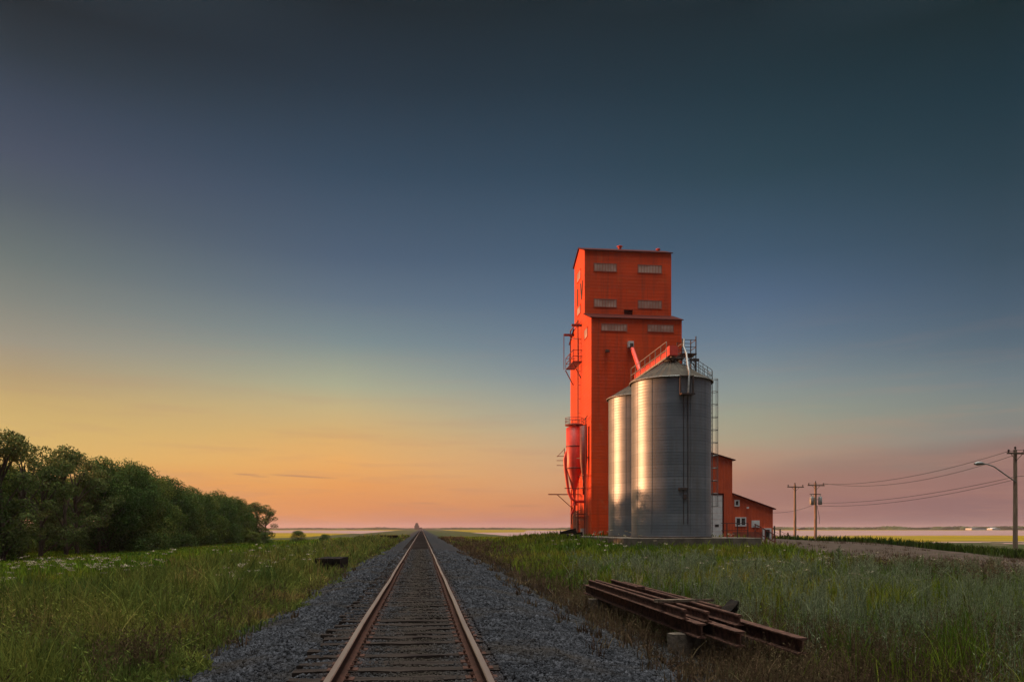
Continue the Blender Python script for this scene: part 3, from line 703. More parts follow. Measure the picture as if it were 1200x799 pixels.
# conveyor along the tops of the bins
conv = thing('grain_conveyor', 'red enclosed conveyor with railed catwalk running over the tops of both bins', 'conveyor', (17.6,58.8,13.9))
def cpart(name, fn, m): mb = MB((17.6,58.8,13.9)); fn(mb); return mb.build(name, m, conv)
cpart('conveyor_housing', lambda b: (b.box(17.32,17.72,54.6,63.7,13.72,14.12), b.box(17.22,17.82,54.1,55.0,13.62,14.28)), redpaint)
def catwalk(b):
    b.box(17.75,18.35,54.6,63.9,13.55,13.6)
    for x in (17.1,18.35):
        for z in (14.05,14.6): b.bar((x,54.4,z),(x,63.9,z),.04)
        for k in range(8): b.bar((x,54.4+k*1.36,13.55),(x,54.4+k*1.36,14.62),.045)
        b.bar((x,54.4,13.5),(x,63.9,13.5),.07,.12)
    for k in range(8): b.bar((17.1,54.4+k*1.36,13.5),(18.35,54.4+k*1.36,13.5),.06)
cpart('catwalk', catwalk, greysteel)
cpart('catwalk_post', lambda b: [b.bar((x,y,12.2),(x,y,13.5),.07) for x in (17.15,18.3) for y in (56.3,60.6,63.4)], greysteel)
cpart('downspout', lambda b: b.tube([(17.6,54.6,13.7),(17.6,54.75,13.2),(17.6,55,12.7)], .16, 10), greysteel)
cpart('downspout', lambda b: b.tube([(17.6,62,13.72),(17.6,62,12.8)], .16, 10), greysteel)
spout = thing('transfer_spout', 'slanting red pipe from the orange tower down to the conveyor', 'pipe', (18.2,66,15))
mb = MB((18.2,66,15)); mb.tube([(18.45,68.98,17.35),(18.35,68.2,17.2),(17.75,63.4,14.15)], .17, 10); mb.build('pipe', redpaint, spout)
mb = MB((18.2,66,15)); mb.tube([(17.80,63.75,14.37),(17.70,63.0,14.0)], .24, 10); mb.build('collar', darkred, spout)

# ---------------------------------------------------------------- receiving shed on the right of the tower
shed = thing('receiving_shed', 'low red metal shed with white overhead door attached right of the tower', 'shed', (28,76,.7))
def spart(name, fn, m, parent=None, **k): mb = MB((28,76,.7)); fn(mb); return mb.build(name, m, parent or shed, **k)
SB = .45; SY = 72.0
def zu(x): return 9.35-(x-24.05)*.285
spart('wall', lambda b: b.prism([(23.06,SB),(28.9,SB),(28.9,zu(28.9)),(23.06,zu(23.06))], 1, SY, 82), shed_red)
def zl(x): return 4.80-(x-28.9)*.345
spart('office_wall', lambda b: b.prism([(28.903,SB),(32.87,SB),(32.87,zl(32.87)),(28.903,zl(28.903))], 1, SY+.05, 80), shed_red)
spart('roof', lambda b: b.prism([(23.06,zu(23.06)+.01),(29.15,zu(29.15)+.01),(29.15,zu(29.15)+.1),(23.06,zu(23.06)+.1)], 1, SY-.2, 82.2), trim)
spart('office_roof', lambda b: b.prism([(28.91,zl(28.91)+.01),(33.1,zl(33.1)+.01),(33.1,zl(33.1)+.1),(28.91,zl(28.91)+.1)], 1, SY-.15, 80.2), trim)
door = spart('overhead_door', lambda b: [b.box(24.9,27.92,SY-.05,SY-.003,.75+k*.565,.75+k*.565+.55) for k in range(7)], white)
spart('door_window', lambda b: [b.box(x,x+.38,SY-.07,SY-.052,1.75,1.98) for x in (25.2,26.15,27.2)], glass_dark, door)
spart('door_frame', lambda b: (b.box(27.92,28.06,SY-.08,SY-.003,.6,4.84), b.box(24.9,28.06,SY-.08,SY-.003,4.72,4.86)), trim)
def swindow(x0,x1,z0,z1,n=1):
    y = SY+.05
    f = spart('window', lambda b: (b.box(x0-.1,x1+.1,y-.07,y-.003,z0-.1,z0), b.box(x0-.1,x1+.1,y-.07,y-.003,z1,z1+.1), b.box(x0-.1,x0,y-.07,y-.003,z0,z1), b.box(x1,x1+.1,y-.07,y-.003,z0,z1),
        [b.box(x0+(x1-x0)*k/n-.06,x0+(x1-x0)*k/n+.06,y-.07,y-.003,z0,z1) for k in range(1,n)]), white)
    spart('pane', lambda b: [b.box(x0+(x1-x0)*k/n+(.062 if k else .002),x0+(x1-x0)*(k+1)/n-(.062 if k < n-1 else .002),y-.03,y-.004,z0+.002,z1-.002) for k in range(n)], glass_dark, f)
swindow(29.3,30.15,1.9,2.55,2); swindow(29.22,29.5,3.75,4.15)
spart('vent_panel', lambda b: (b.box(30.78,31.55,SY-.02,SY+.047,1.68,2.35), b.box(30.9,31.43,SY-.06,SY-.022,1.8,2.22)), white)
spart('hatch_surround', lambda b: (b.box(31.8,31.95,SY-.25,SY+.047,.6,1.5), b.box(32.45,32.6,SY-.25,SY+.047,.6,1.5), b.box(31.8,32.6,SY-.25,SY+.047,1.502,1.62)), white)
spart('hatch', lambda b: b.box(31.96,32.44,SY-.05,SY+.046,.6,1.48), glass_dark)
spart('wall_lamp', lambda b: (b.box(30.3,30.36,SY-.15,SY+.047,3.55,3.6), b.box(30.24,30.42,SY-.22,SY-.1,3.45,3.6)), white)
spart('wainscot', lambda b: b.box(28.95,32.86,SY+.01,SY+.046,SB,1.28), roof_m)
# slab guard rail and stairs
gr = thing('guard_rail', 'dark pipe guard rail on the concrete slab in front of the white door', 'railing', (22.2,53,.97))
mb = MB((22.2,53,.97)); 
for x in (21.0,21.75,22.5): mb.bar((x,53.2,.97),(x,53.2,1.95),.05)
mb.build('post', darksteel, gr)
mb = MB((22.2,53,.97))
for z in (1.45,1.95): mb.bar((20.6,53.2,z),(22.5,53.2,z),.045)
mb.build('rail', darksteel, gr)
hr = thing('stair_handrail', 'rusty red handrail stepping down off the end of the concrete slab', 'handrail', (23.2,52.5,.4))
mb = MB((23.2,52.5,.4))
for y in (52.2,):
    mb.bar((22.55,y,1.9),(24.0,y,1.15),.06); mb.bar((22.55,y,1.4),(24.0,y,.65),.05)
    for x, z in ((22.6,.5),(23.3,.3),(24.0,.1)): mb.bar((x,y,z),(x,y,1.88-(x-22.6)*.52),.06)
mb.build('rail', darkred, hr)
mb = MB((23.2,52.5,.4))
for k in range(3): mb.box(22.62+k*.32,22.62+(k+1)*.32,52.3,53.5,-.1,.75-k*.22)
mb.build('step', concrete, hr)

# ---------------------------------------------------------------- poles, wires, lamp
def pole(x, y, h, label, arm=2.2, cans=False, lamp=False):
    z0 = float(gz(x, y))-.1
    t = thing('utility_pole', label, 'utility pole', (x,y,z0), 0, 'wooden utility poles beside the gravel lane')
    mb = MB(); mb.tube([(0,0,0),(.01,0,h*.5),(0,0,h)], .15, 12, rs=[.17,.15,.12]); mb.build('pole', polewood, t)
    mb = MB(); mb.bar((-arm/2,-.14,h-.28),(arm/2,-.14,h-.30),.10,.12)
    mb.bar((-.5,-.15,h-.3),(0,-.14,h-.8),.03); mb.bar((.5,-.15,h-.3),(0,-.14,h-.8),.03); mb.build('crossarm', oldwood, t)
    for k in (-1,0,1):
        mb = MB(); zz = h-.23 if k else h; xx = k*(arm/2-.12); yy = -.14 if k else 0
        mb.lathe((xx,yy,zz), [(.0,0),(.04,0),(.04,.08),(.09,.09),(.05,.16),(.08,.17),(.03,.24),(0,.24)], 10); mb.build('insulator', darksteel, t)
    if cans:
        for (dx,dy) in ((-.52,-.1),(.5,-.12),(-.1,.45)):
            mb = MB(); mb.lathe((dx,dy,h-2.5), [(0,0),(.2,0),(.22,.05),(.22,.85),(.14,.93),(0,.95)], 16); mb.bar((dx,dy,h-1.9),(0,0,h-1.9),.07)
            mb.lathe((dx,dy,h-1.56),[(0,0),(.05,0),(.05,.22),(0,.22)],8); mb.build('transformer', greysteel, t)
        mb = MB(); mb.bar((-.75,-.1,h-1.3),(.6,-.1,h-1.3),.08); mb.bar((-.6,-.1,h-1.3),(-.52,-.1,h-1.6),.03); mb.bar((.5,-.1,h-1.3),(.5,-.1,h-1.6),.03); mb.build('crossarm', oldwood, t)
        mb = MB(); mb.tube([(.15,-.1,h-2.6),(.35,-.1,h-3.6),(.45,-.1,h-4.2),(.4,-.1,h-4.7)], .025, 5); mb.build('loose_wire', darksteel, t)
    if lamp:
        mb = MB(); mb.tube([(0,-.1,h-2.4),(-.9,-.2,h-1.9),(-1.9,-.3,h-1.3),(-2.5,-.35,h-1.12),(-2.9,-.38,h-1.1)], .045, 8); mb.build('lamp_arm', greysteel, t)
        mb = MB(); mb.tube([(-2.75,-.37,h-1.1),(-2.95,-.38,h-1.08),(-3.3,-.42,h-1.09),(-3.55,-.44,h-1.12)], .1, 10, rs=[.06,.12,.15,.07]); mb.build('lamp_head', greysteel, t)
    return t, z0
P1 = (45.2, 93.0); P2 = (45.0, 87.5); P3 = (43.6, 54.6)
p1, z1 = pole(*P1, 7.6, 'left wooden utility pole with plain crossarm next to the one carrying transformers', 2.1)
p2, z2 = pole(*P2, 7.5, 'wooden utility pole carrying three grey transformer cans below its crossarm', 2.0, cans=True)
p3, z3 = pole(*P3, 8.1, 'tall wooden utility pole at the right edge with curved street lamp arm', 1.5, lamp=True)
def wire(name, a, b, sag, label, m=black, n=24, r=.018):
    a = Vector(a); b = Vector(b); mb = MB(a)
    pts = [a.lerp(b, k/n)-Vector((0,0,sag*4*(k/n)*(1-k/n))) for k in range(n+1)]
    mb.tube(pts, r, 5); o = mb.build(name, m, None, a); o.parent = None; return tag(o, label, 'power line', 'overhead power lines between the poles')
wire('power_line', (44.1,P2[1]-.1,z2+7.45), (42.95,P3[1]-.1,z3+7.95), .9, 'upper left overhead wire strung between the transformer pole and lamp pole')
wire('power_line', (45.9,P2[1]-.1,z2+7.45), (44.25,P3[1]-.1,z3+7.95), 1.15, 'upper right overhead wire strung between the transformer pole and lamp pole')
wire('power_line', (45,P2[1]-.2,z2+5.2), (43.5,P3[1]-.2,z3+6.1), .55, 'upper wire of the lower sagging pair right of the transformer pole')
wire('power_line', (45,P2[1]+.2,z2+4.9), (43.7,P3[1]+.2,z3+5.9), .65, 'lower wire of the lower sagging pair right of the transformer pole')
wire('power_line', (44.95,P2[1]-.1,z2+5.1), (32.9,76,3.3), .5, 'service wire from the transformer pole down to the red shed')
wire('power_line', (42.95,P3[1]-.1,z3+7.95), (42.0,20,8.3), .5, 'overhead wire leaving the lamp pole toward the right edge, left one')
wire('power_line', (44.25,P3[1]-.1,z3+7.95), (43.6,20,8.3), .6, 'overhead wire leaving the lamp pole toward the right edge, right one')
wire('power_line', (43.5,P3[1]-.2,z3+6.1), (42.8,20,6.3), .5, 'lower overhead wire leaving the lamp pole toward the right edge')

# wire fence behind the shed
fn = thing('wire_fence', 'short dark post and wire fence between red shed and utility poles', 'fence', (38,80,0))
fp = [(34.2,76),(36.2,79),(38.2,82),(40.4,84.8),(42.6,87),(45,89.5)]
for k, (x, y) in enumerate(fp):
    z = float(gz(x,y)); mb = MB((38,80,0)); mb.bar((x,y,z-.2),(x,y,z+1.35),.12); mb.build('post', darksteel, fn)
mb = MB((38,80,0))
for a, b in zip(fp, fp[1:]):
    for h in (.4,.75,1.1): mb.bar((a[0],a[1],float(gz(*a))+h),(b[0],b[1],float(gz(*b))+h),.025)
mb.build('wire', darksteel, fn)
tk = thing('storage_tank', 'small white horizontal tank on legs just right of the red shed', 'tank', (34.6,79.5,.35))
mb = MB(); mb.tube([(-.75,0,1.1),(-.65,0,1.1),(.65,0,1.1),(.75,0,1.1)], .4, 16, rs=[.2,.38,.38,.2]); mb.build('tank_body', white, tk)
for x in (-.45,.45): mb = MB(); mb.box(x-.05,x+.05,-.25,.25,0,.8); mb.build('leg', darksteel, tk)
# rusty oddments left of the tower
sc = thing('scrap_pile', 'small dark heap of broken timbers on bare ground left of the tower', 'scrap pile', (12.6,66,float(gz(12.6,66))))
for k in range(6):
    mb = MB(); a = k*.7; rough_beam(mb, -.7, .7, -.1, .1, 0, .18, 50+k, 5, .01)
    o = mb.build('timber', tarwood, sc); o.location = (rnd.uniform(-.4,.4), rnd.uniform(-.3,.3), .02+.12*k); o.rotation_euler = (0, rnd.uniform(-.25,.25), a)

# ---------------------------------------------------------------- far things
def building_far(name, x, y, w, d, h, label, m1, m2, rh):
    z = -.7; t = thing(name, label, 'farm building', (x,y,z), 0, 'distant farm buildings on the horizon')
    mb = MB(); mb.box(-w/2,w/2,-d/2,d/2,0,h); mb.build('wall', m1, t)
    mb = MB(); mb.prism([(-w/2-.3,h),(w/2+.3,h),(0,h+rh)], 1, -d/2-.3, d/2+.3); mb.build('roof', m2, t)
fe = thing('distant_grain_elevator', 'tiny hazy grain elevator on the horizon where the rails meet', 'grain elevator', (-10,1700,-.7))
mb = MB(); mb.prism([(-5,0),(5,0),(5,8),(3,10),(3,13),(0,14.5),(-3,13),(-3,10),(-5,8)], 1, -4, 4); mb.build('tower_wall', oldwood, fe)
mb = MB(); mb.box(5.01,11,-4,4,0,4.5); mb.build('annex', oldwood, fe)
building_far('farm_building', 850, 1150, 24, 14, 2.6, 'long white shed far off near the right edge of the horizon', white, greysteel, 1.4)
building_far('farm_building', 895, 1170, 14, 12, 2.4, 'shorter white shed beside the long one far off on the right horizon', white, white, 1.2)
building_far('farm_building', 640, 1300, 12, 10, 2.6, 'small distant barn on the horizon between shed and lamp pole', oldwood, greysteel, 1.6)
building_far('farm_building', -330, 1500, 10, 10, 7, 'lone small building on the horizon right of the tree row', shed_red, greysteel, 4)
def far_trees():
    V = []; F = []
    def blob(cx, cy, cz, rx, ry, rz_):
        b = len(V); nu, nv = 7, 4
        for j in range(nv+1):
            th = math.pi/2*j/nv
            for i in range(nu):
                ph = 2*math.pi*i/nu; q = rnd.uniform(.75,1.2)
                V.append((cx+rx*math.cos(th)*math.cos(ph)*q, cy+ry*math.cos(th)*math.sin(ph)*q, cz+rz_*math.sin(th)*rnd.uniform(.8,1.15)))
        for j in range(nv):
            for i in range(nu):
                i2 = (i+1) % nu; F.append((b+j*nu+i,b+j*nu+i2,b+(j+1)*nu+i2,b+(j+1)*nu+i))
    for k in range(2600):
        a = rnd.uniform(-.62, .95); dist = rnd.uniform(2300, 3400)
        x = math.sin(a)*dist; y = math.cos(a)*dist
        hh = (3.2+3.2*float(vnoise(a*100,3,3.0,2))*rnd.uniform(.6,1.2))*(1.5 if a > .3 else .9)
        blob(x, y, -.7, rnd.uniform(9,26), rnd.uniform(9,20), hh)
    tag(np_mesh('far_woods', V, F, f_bank), 'low dark line of far off trees along the whole horizon', 'trees', kind='stuff')
far_trees()

# ---------------------------------------------------------------- trees
def tree_meshes(seed, h, w, nl, leaf, sparse=False, base=None):
    base = base if base is not None else (.16 if sparse else .06)
    r = np.random.default_rng(seed); rr = random.Random(seed)
    # lobes
    lobes = []
    nlob = 20 if sparse else 40
    for k in range(nlob):
        t = rr.random()**(.8 if sparse else 1.1); z = h*(base+(.93-base)*t)
        env = w/2*(max(.12, (1-t**2.4))**.55 if not sparse else math.sin(math.pi*(.25+.6*t)))
        a = rr.uniform(0, 2*math.pi); q = env*rr.uniform(.35,.85)
        s = rr.uniform(.75,1.25)*(h*.075 if sparse else h*.13)
        lobes.append((q*math.cos(a), q*math.sin(a), min(z, h-s*.8), s))
    lobes.append((0,0,h-.12*h,h*.12))
    mb = MB(); H0 = h*(.8 if sparse else .6)
    lean = rr.uniform(-.3,.3)
    for st in range(1 if sparse else 3):
        a = rr.uniform(0,6.3); o_ = 0 if st == 0 else .35
        p = [Vector((o_*math.cos(a)*(1+i*.5)+lean*i*.25, o_*math.sin(a)*(1+i*.5), H0*i/4)) for i in range(5)]
        mb.tube(p, .1, 7, rs=[.20,.15,.12,.08,.03] if not sparse else [.16,.13,.10,.07,.03])
    for (x,y,z,s) in lobes[:18]:
        zb = max(.3, z-rr.uniform(.8,1.8)); mb.tube([(lean*zb/H0,0,zb*.85),((x+lean)*.5,y*.5,zb*.5+z*.45),(x,y,z)], .05, 5, rs=[.07,.05,.015])
    trunk = mb
    L = np.array(lobes); wts = L[:,3]**2; idx = r.choice(len(L), nl, p=wts/wts.sum())
    d = r.normal(size=(nl,3)); d /= np.linalg.norm(d,axis=1)[:,None]
    rad = L[idx,3]*r.uniform(.35,1.0,nl)**(.45)*np.where(r.random(nl) < .12, r.uniform(1.0,1.28,nl), 1.0)
    P = L[idx,:3]+d*rad[:,None]*np.array([1.12,1.12,.88]); P[:,2] = np.maximum(P[:,2], .15)
    n1 = d+r.normal(size=(nl,3))*.5; n1 /= np.linalg.norm(n1,axis=1)[:,None]
    u = np.cross(n1, r.normal(size=(nl,3))); u /= np.linalg.norm(u,axis=1)[:,None]; v = np.cross(n1,u)
    s = leaf*r.uniform(.6,1.4,nl)[:,None]
    V = np.stack([P-u*s*.5, P+v*s*.28, P+u*s*.5, P-v*s*.28],1).reshape(-1,3)
    F = np.arange(nl*4).reshape(-1,4)
    return trunk, V, F
variants = []
def proto(seed, h, w, nl, leaf, sparse, m):
    tb, V, F = tree_meshes(seed, h, w, nl, leaf, sparse)
    t = thing('tree', 'x', 'tree'); tb.build('trunk', bark, t); np_mesh('crown', V, F, m, t); variants.append([t, h, False]); return t
f_tree3 = foliage('olive_willow_leaves', (.065,.090,.020), (.105,.125,.030), None, .3, .3, .5)
for s in range(5): proto(100+s, 8, 6.6, 21000, .155, False, (f_tree, f_tree, f_tree3, f_tree, f_tree3)[s])
for s in range(3): proto(200+s, 8, 4.8, 5200, .17, True, f_tree2)
tree_count = 0
def place_tree(vi, x, y, h, label, grp, rz=None, wf=1.0):
    global tree_count
    v = variants[vi]
    if not v[2]: o = v[0]; v[2] = True
    else: o = copy_tree(v[0])
    k = h/v[1]; o.scale = (k*wf, k*wf, k); o.location = (x, y, float(gz(x,y))-.1); o.rotation_euler = (0,0,rnd.uniform(0,6.28) if rz is None else rz)
    tag(o, label, 'tree', grp); tree_count += 1
G = 'trees in the row left of the track'
for k in range(22):
    y = 76+k*3.5
    if y > 133: break
    h = 8.5-(y-76)*.028
    x = -28.2+rnd.uniform(-.6,.6)
    lab = ('broad dark willow, one of the dense rounded ones merging in the middle of the row' if y < 100 else 'dense rounded dark willow toward the far end of the row')
    place_tree(k % 5, x, y, h+rnd.uniform(-1.0,.6), lab, G if y < 100 else 'far willows of the tree row', wf=1.0)
for k, y in enumerate((10,14,18,22,26,30,34,38,43)): place_tree(k % 5, -29+rnd.uniform(-1,1), y, 8.4, 'dense tree at the near left end of the tree row', 'near trees at the left edge')
for k, y in enumerate((47.5,51.5,55.5,59)): place_tree((k+1) % 5, -29.3+rnd.uniform(-.5,.5), y, 7.4-.5*(k == 3), 'dense dark tree at the left edge of the picture', 'near trees at the left edge')
for k, (x,y,h,vi) in enumerate([(-27.4,56.5,9.0,5),(-28.2,60.5,8.6,7)]): place_tree(vi, x, y, h, 'tall thin crowned aspen rising above the dark trees at the left edge', 'aspens at the left edge')
for k, (x,y,h,vi) in enumerate([(-28.4,64,8.6,6),(-28.0,67.5,9.0,5),(-28.6,71,8.7,7),(-27.8,73.5,7.6,6)]): place_tree(vi, x, y, h, 'open crowned aspen with sky showing through its leaves beside the dense willows', 'open aspens in the tree row')
for k, (x,y,h,vi) in enumerate([(-26.6,134,5.4,5),(-26.2,140,5.2,6)]): place_tree(vi, x, y, h+1.3, 'small open tree at the far tip of the tree row', 'small trees at the tip of the row', wf=1.25)
for k, y in enumerate((6,12,16,20,24,28,32,36)): place_tree((k+3) % 5, -34+rnd.uniform(-1,1), y, 8.2, 'dense tree of the second rank at the near left end', 'near trees at the left edge')
for k, y in enumerate((61,65,69,73,77,81,85,89)): place_tree((k+1) % 5, -34.5+rnd.uniform(-.5,.5), y, 7.5+.3*(k%2), 'lower dense tree standing behind the open aspens', 'second rank of the tree row')
for k in range(4,10):   # second rank behind
    place_tree((k+2) % 5, -33.5+rnd.uniform(-1,1), 68+k*6.3, 8.0-k*.12, 'dense tree of the second rank behind the front willows', 'second rank of the tree row')
def shrub(x, y, h, w, label, grp, vi):
    v = variants[vi]; o = copy_tree(v[0]); o.name = 'shrub'; k = h/v[1]; o.scale = (w/6.6, w/6.6, k); o.location = (x,y,float(gz(x,y))-.1); o.rotation_euler = (0,0,rnd.uniform(0,6)); tag(o, label, 'shrub', grp)
for x, y, h, w in [(-22.5,112,1.8,2.6),(-19,128,1.9,3.0),(-23,122,1.7,2.6),(-14,120,1.4,2.2)]:
    shrub(x, y, h, w, 'small round shrub in the meadow beyond the tree row tip', 'shrubs in the meadow', rnd.randrange(5))

# ---------------------------------------------------------------- grass and weeds
def in_view(x, y, mL=.10, mR=.10):
    t = np.arctan2(x-.12, y)-YAW; lim = math.atan(600/FPX)
    return (t > -lim-mL) & (t < lim+mR)
def blades(name, P, h, w, m, lean=.35, label='', cat='grass', seg=3):
    n = len(P); w = np.broadcast_to(np.asarray(w, float), (n,)); a = rng.uniform(0, 2*math.pi, n); ld = rng.uniform(0, 2*math.pi, n)
    face = np.stack([np.cos(a), np.sin(a), np.zeros(n)], 1); L = np.stack([np.cos(ld), np.sin(ld), np.zeros(n)], 1)
    lean = np.abs(rng.normal(0, lean, n))*h
    rows = []
    for k in range(seg+1):
        t = k/seg; c = P+np.array([0,0,1.0])*(h*t*(1-.12*t))[:, None]+L*(lean*t*t)[:, None]
        ww = (w*.5*(1-t**1.5*.92))[:, None]
        rows += [c-face*ww, c+face*ww]
    V = np.stack(rows, 1)            # n, 2(seg+1), 3
    f = np.array([(2*k,2*k+1,2*k+3,2*k+2) for k in range(seg)])
    F = (f[None]+(2*(seg+1))*np.arange(n)[:, None, None]).reshape(-1,4)
    return tag(np_mesh(name, V.reshape(-1,3), F, m), label, cat, kind='stuff')
def leafy(name, P, h, m, label, nleaf=16, ls=.05, cat='weeds', spread=.12, upright=.8):
    """upright weeds: a thin stem carrying many short leaves"""
    n = len(P); ld = rng.uniform(0, 2*math.pi, n); L = np.stack([np.cos(ld), np.sin(ld), np.zeros(n)],1); lean = np.abs(rng.normal(0,.18,n))*h
    def at(t): return P[:,None,:]+np.array([0,0,1.0])*(h[:,None]*t)[...,None]+L[:,None,:]*(lean[:,None]*t*t)[...,None]
    t = rng.uniform(.12,1.0,(n,nleaf)); C = at(t)
    d = rng.normal(size=(n,nleaf,3)); d[...,2] = np.abs(d[...,2])*upright+.35; d /= np.linalg.norm(d,axis=2)[...,None]
    u = np.cross(d, rng.normal(size=(n,nleaf,3))); u /= np.linalg.norm(u,axis=2)[...,None]
    s = (ls*rng.uniform(.6,1.5,(n,nleaf))*(1.25-.7*t))
    if np.ndim(ls): pass
    A = C; B = C+d*s[...,None]*1.1+u*s[...,None]*.22; D = C+d*s[...,None]*1.1-u*s[...,None]*.22; E_ = C+d*s[...,None]*2.2
    V1 = np.stack([A,B,E_,D],2).reshape(-1,3); F1 = np.arange(n*nleaf*4).reshape(-1,4)
    a = rng.uniform(0,2*math.pi,n); fc = np.stack([np.cos(a),np.sin(a),np.zeros(n)],1); w = np.maximum(.004, ls*.07)
    if np.ndim(w) == 0: w = np.full(n, w)
    else: w = w.reshape(n)
    S = []
    for k in range(4):
        tt = k/3; c = at(np.full((n,1),tt))[:,0]; S += [c-fc*(w*(1-.7*tt))[:,None], c+fc*(w*(1-.7*tt))[:,None]]
    V2 = np.stack(S,1).reshape(-1,3); f = np.array([(0,1,3,2),(2,3,5,4),(4,5,7,6)]); F2 = (f[None]+8*np.arange(n)[:,None,None]).reshape(-1,4)+len(V1)
    return tag(np_mesh(name, np.concatenate([V1,V2]), np.concatenate([F1,F2]), m), label, cat, kind='stuff')
def scatter(rings, mask, x0, x1):
    """rings: (y0, y1, density per m2); mask(x,y)->probability"""
    X, Y = [], []
    for y0, y1, dens in rings:
        a = max(x0, .12+y0*math.tan(YAW-math.atan(600/FPX)-.10)-2) if x0 < 0 else x0
        a = max(x0, min(.12+y0*math.tan(YAW-.6655), .12+y1*math.tan(YAW-.6655))) if x0 < 0 else x0
        b = x1 if x1 <= 0 else min(x1, y1*math.tan(YAW+.6655)+1)
        if b <= a: continue
        n = int(dens*(y1-y0)*(b-a)); x = rng.uniform(a,b,n); y = rng.uniform(y0,y1,n)
        k = in_view(x,y) & (rng.random(n) < mask(x,y)); X.append(x[k]); Y.append(y[k])
    X = np.concatenate(X); Y = np.concatenate(Y); return X, Y
def clump(x, y, k, spread):
    n = len(x); dx = rng.normal(0, spread, (n,k)); dy = rng.normal(0, spread, (n,k))
    return (x[:,None]+dx).ravel(), (y[:,None]+dy).ravel()
def pts(x, y): return np.stack([x, y, np.where(np.abs(x) < 4.2, np.maximum(gz(x,y), bed(x,y)), gz(x,y))-.02], 1)
RINGS = [(5,9,900),(9,14,560),(14,22,300),(22,35,130),(35,55,52),(55,90,20),(90,160,7)]
def rg(f): return [(a,b,d*f*.8) for a,b,d in RINGS]
def wid(y, k=.0013, lo=.006): return np.maximum(lo*1.5, y*k*1.35)
# left meadow
x, y = scatter(rg(1.0), lambda x,y: sm((-x-7.3+1.4*(vnoise(x,y,3,21)-.5)*2)/1.6), -45, -6)
blades('meadow_grass', pts(x,y), rng.uniform(.22,.50,len(x))*(.45+1.0*vnoise(x,y,.6,26))*(.75+.6*vnoise(x,y,4,22))*(1-.62*sm((-x-15-3*vnoise(x,y,7,28))/2.5)), wid(y,.0016,.008), f_meadow, .3, 'bright green meadow grass between the verge weeds and tree row')
x, y = scatter([(6,14,5),(14,30,2.2),(30,60,.8)], lambda x,y: (np.abs(x) > 2.2)*(np.abs(x) < 3.7)*sm((np.abs(x)-2.2)/1.2), -3.8, 3.8)
x, y = clump(x, y, 12, .06)
blades('ballast_weeds', pts(x,y)+np.array([0,0,.03]), rng.uniform(.06,.26,len(x)), wid(y,.0012,.005), f_dry, .5, 'small dry weed sprigs growing out of both ballast shoulders')
# left verge: mixed weeds
vm = lambda x,y: sm((-x-2.4+.55*(vnoise(x,y,1.3,23)-.5)*2)/.7)*(1-sm((-x-8.6)/2.0))
x, y = scatter(rg(.9), vm, -11, -2.4)
hh = (.16+.62*sm((-x-2.6)/1.8))*rng.uniform(.5,1.3,len(x))*(.35+1.15*vnoise(x,y,.55,29))*(.75+.5*vnoise(x,y,1.8,24))
blades('verge_grass', pts(x,y), hh, wid(y,.0014,.006), f_verge, .4, 'tangled green and straw coloured grass on the left verge of the track')
x, y = scatter(rg(.045), lambda x,y: vm(x,y)*(vnoise(x,y,2.2,25) > .42), -12, -2.4)
x, y = clump(x, y, 3, .07)
hh = (.2+.6*sm((-x-2.6)/2.0))*rng.uniform(.6,1.25,len(x))
leafy('verge_weeds', pts(x,y), hh, f_verge, 'leafy green weeds on the left verge of the track', 16, np.maximum(.042,y*.0020)[:,None])
x, y = scatter(rg(.10), lambda x,y: (1-sm((-x-3.9)/1.5))*sm((-x-2.7+.6*(vnoise(x,y,1.1,27)-.5)*2)/.5)*.9, -6, -2.4)
leafy('dry_verge_weeds', pts(x,y), rng.uniform(.15,.45,len(x)), f_dry, 'short dry brown weeds at the left edge of the ballast', 12, np.maximum(.022,y*.0013)[:,None])
x, y = scatter([(6,12,26),(12,20,9)], lambda x,y: (vnoise(x,y,1.7,71) > .5)*sm((-x-2.9)/.8)*(1-sm((-x-6.5)/2)), -9, -2.4)
x, y = clump(x, y, 4, .08)
leafy('dry_verge_weeds', pts(x,y), rng.uniform(.35,.75,len(x)), f_dry, 'tall straw brown weeds standing in the near left verge', 20, .035, upright=1.2)
# cream flower heads
def flowers(name, x, y, label, hmul=1.0):
    n = len(x); P = pts(x,y); h = rng.uniform(.65,1.0,n)*hmul; k = 14
    top = P+np.stack([rng.normal(0,.05,n), rng.normal(0,.05,n), h],1)
    off = rng.normal(0,1,(n,k,3))*np.array([.055,.055,.014])
    C = top[:,None,:]+off; s = (np.maximum(.011, y*.00068))[:,None]*rng.uniform(.6,1.3,(n,k))
    d = rng.normal(size=(n,k,3))*.5+np.array([0,-.4,.9]); d /= np.linalg.norm(d,axis=2)[...,None]
    u = np.cross(d, rng.normal(size=(n,k,3))); u /= np.linalg.norm(u,axis=2)[...,None]; v = np.cross(d,u)
    V = np.stack([C-u*s[...,None],C-v*s[...,None],C+u*s[...,None],C+v*s[...,None]],2).reshape(-1,3)
    tag(np_mesh(name, V, np.arange(n*k*4).reshape(-1,4), f_flower), label, 'wildflowers', kind='stuff')
    return P, top
fl = lambda x,y: (vnoise(x,y,3.0,31) > .60)*(vnoise(x,y,.8,32) > .45)*sm((-x-4.6)/1)*(1-sm((-x-14)/3))
x, y = scatter([(7,14,12),(14,22,13),(22,35,5),(35,60,.6)], fl, -18, -4)
P, top = flowers('cream_wildflowers', x, y, 'flat cream flower heads scattered over the left verge')
blades('flower_stems', P, top[:,2]-P[:,2], wid(y,.0008,.005), f_verge, .08, 'thin stems of the cream flowers on the left verge', 'flower stems')
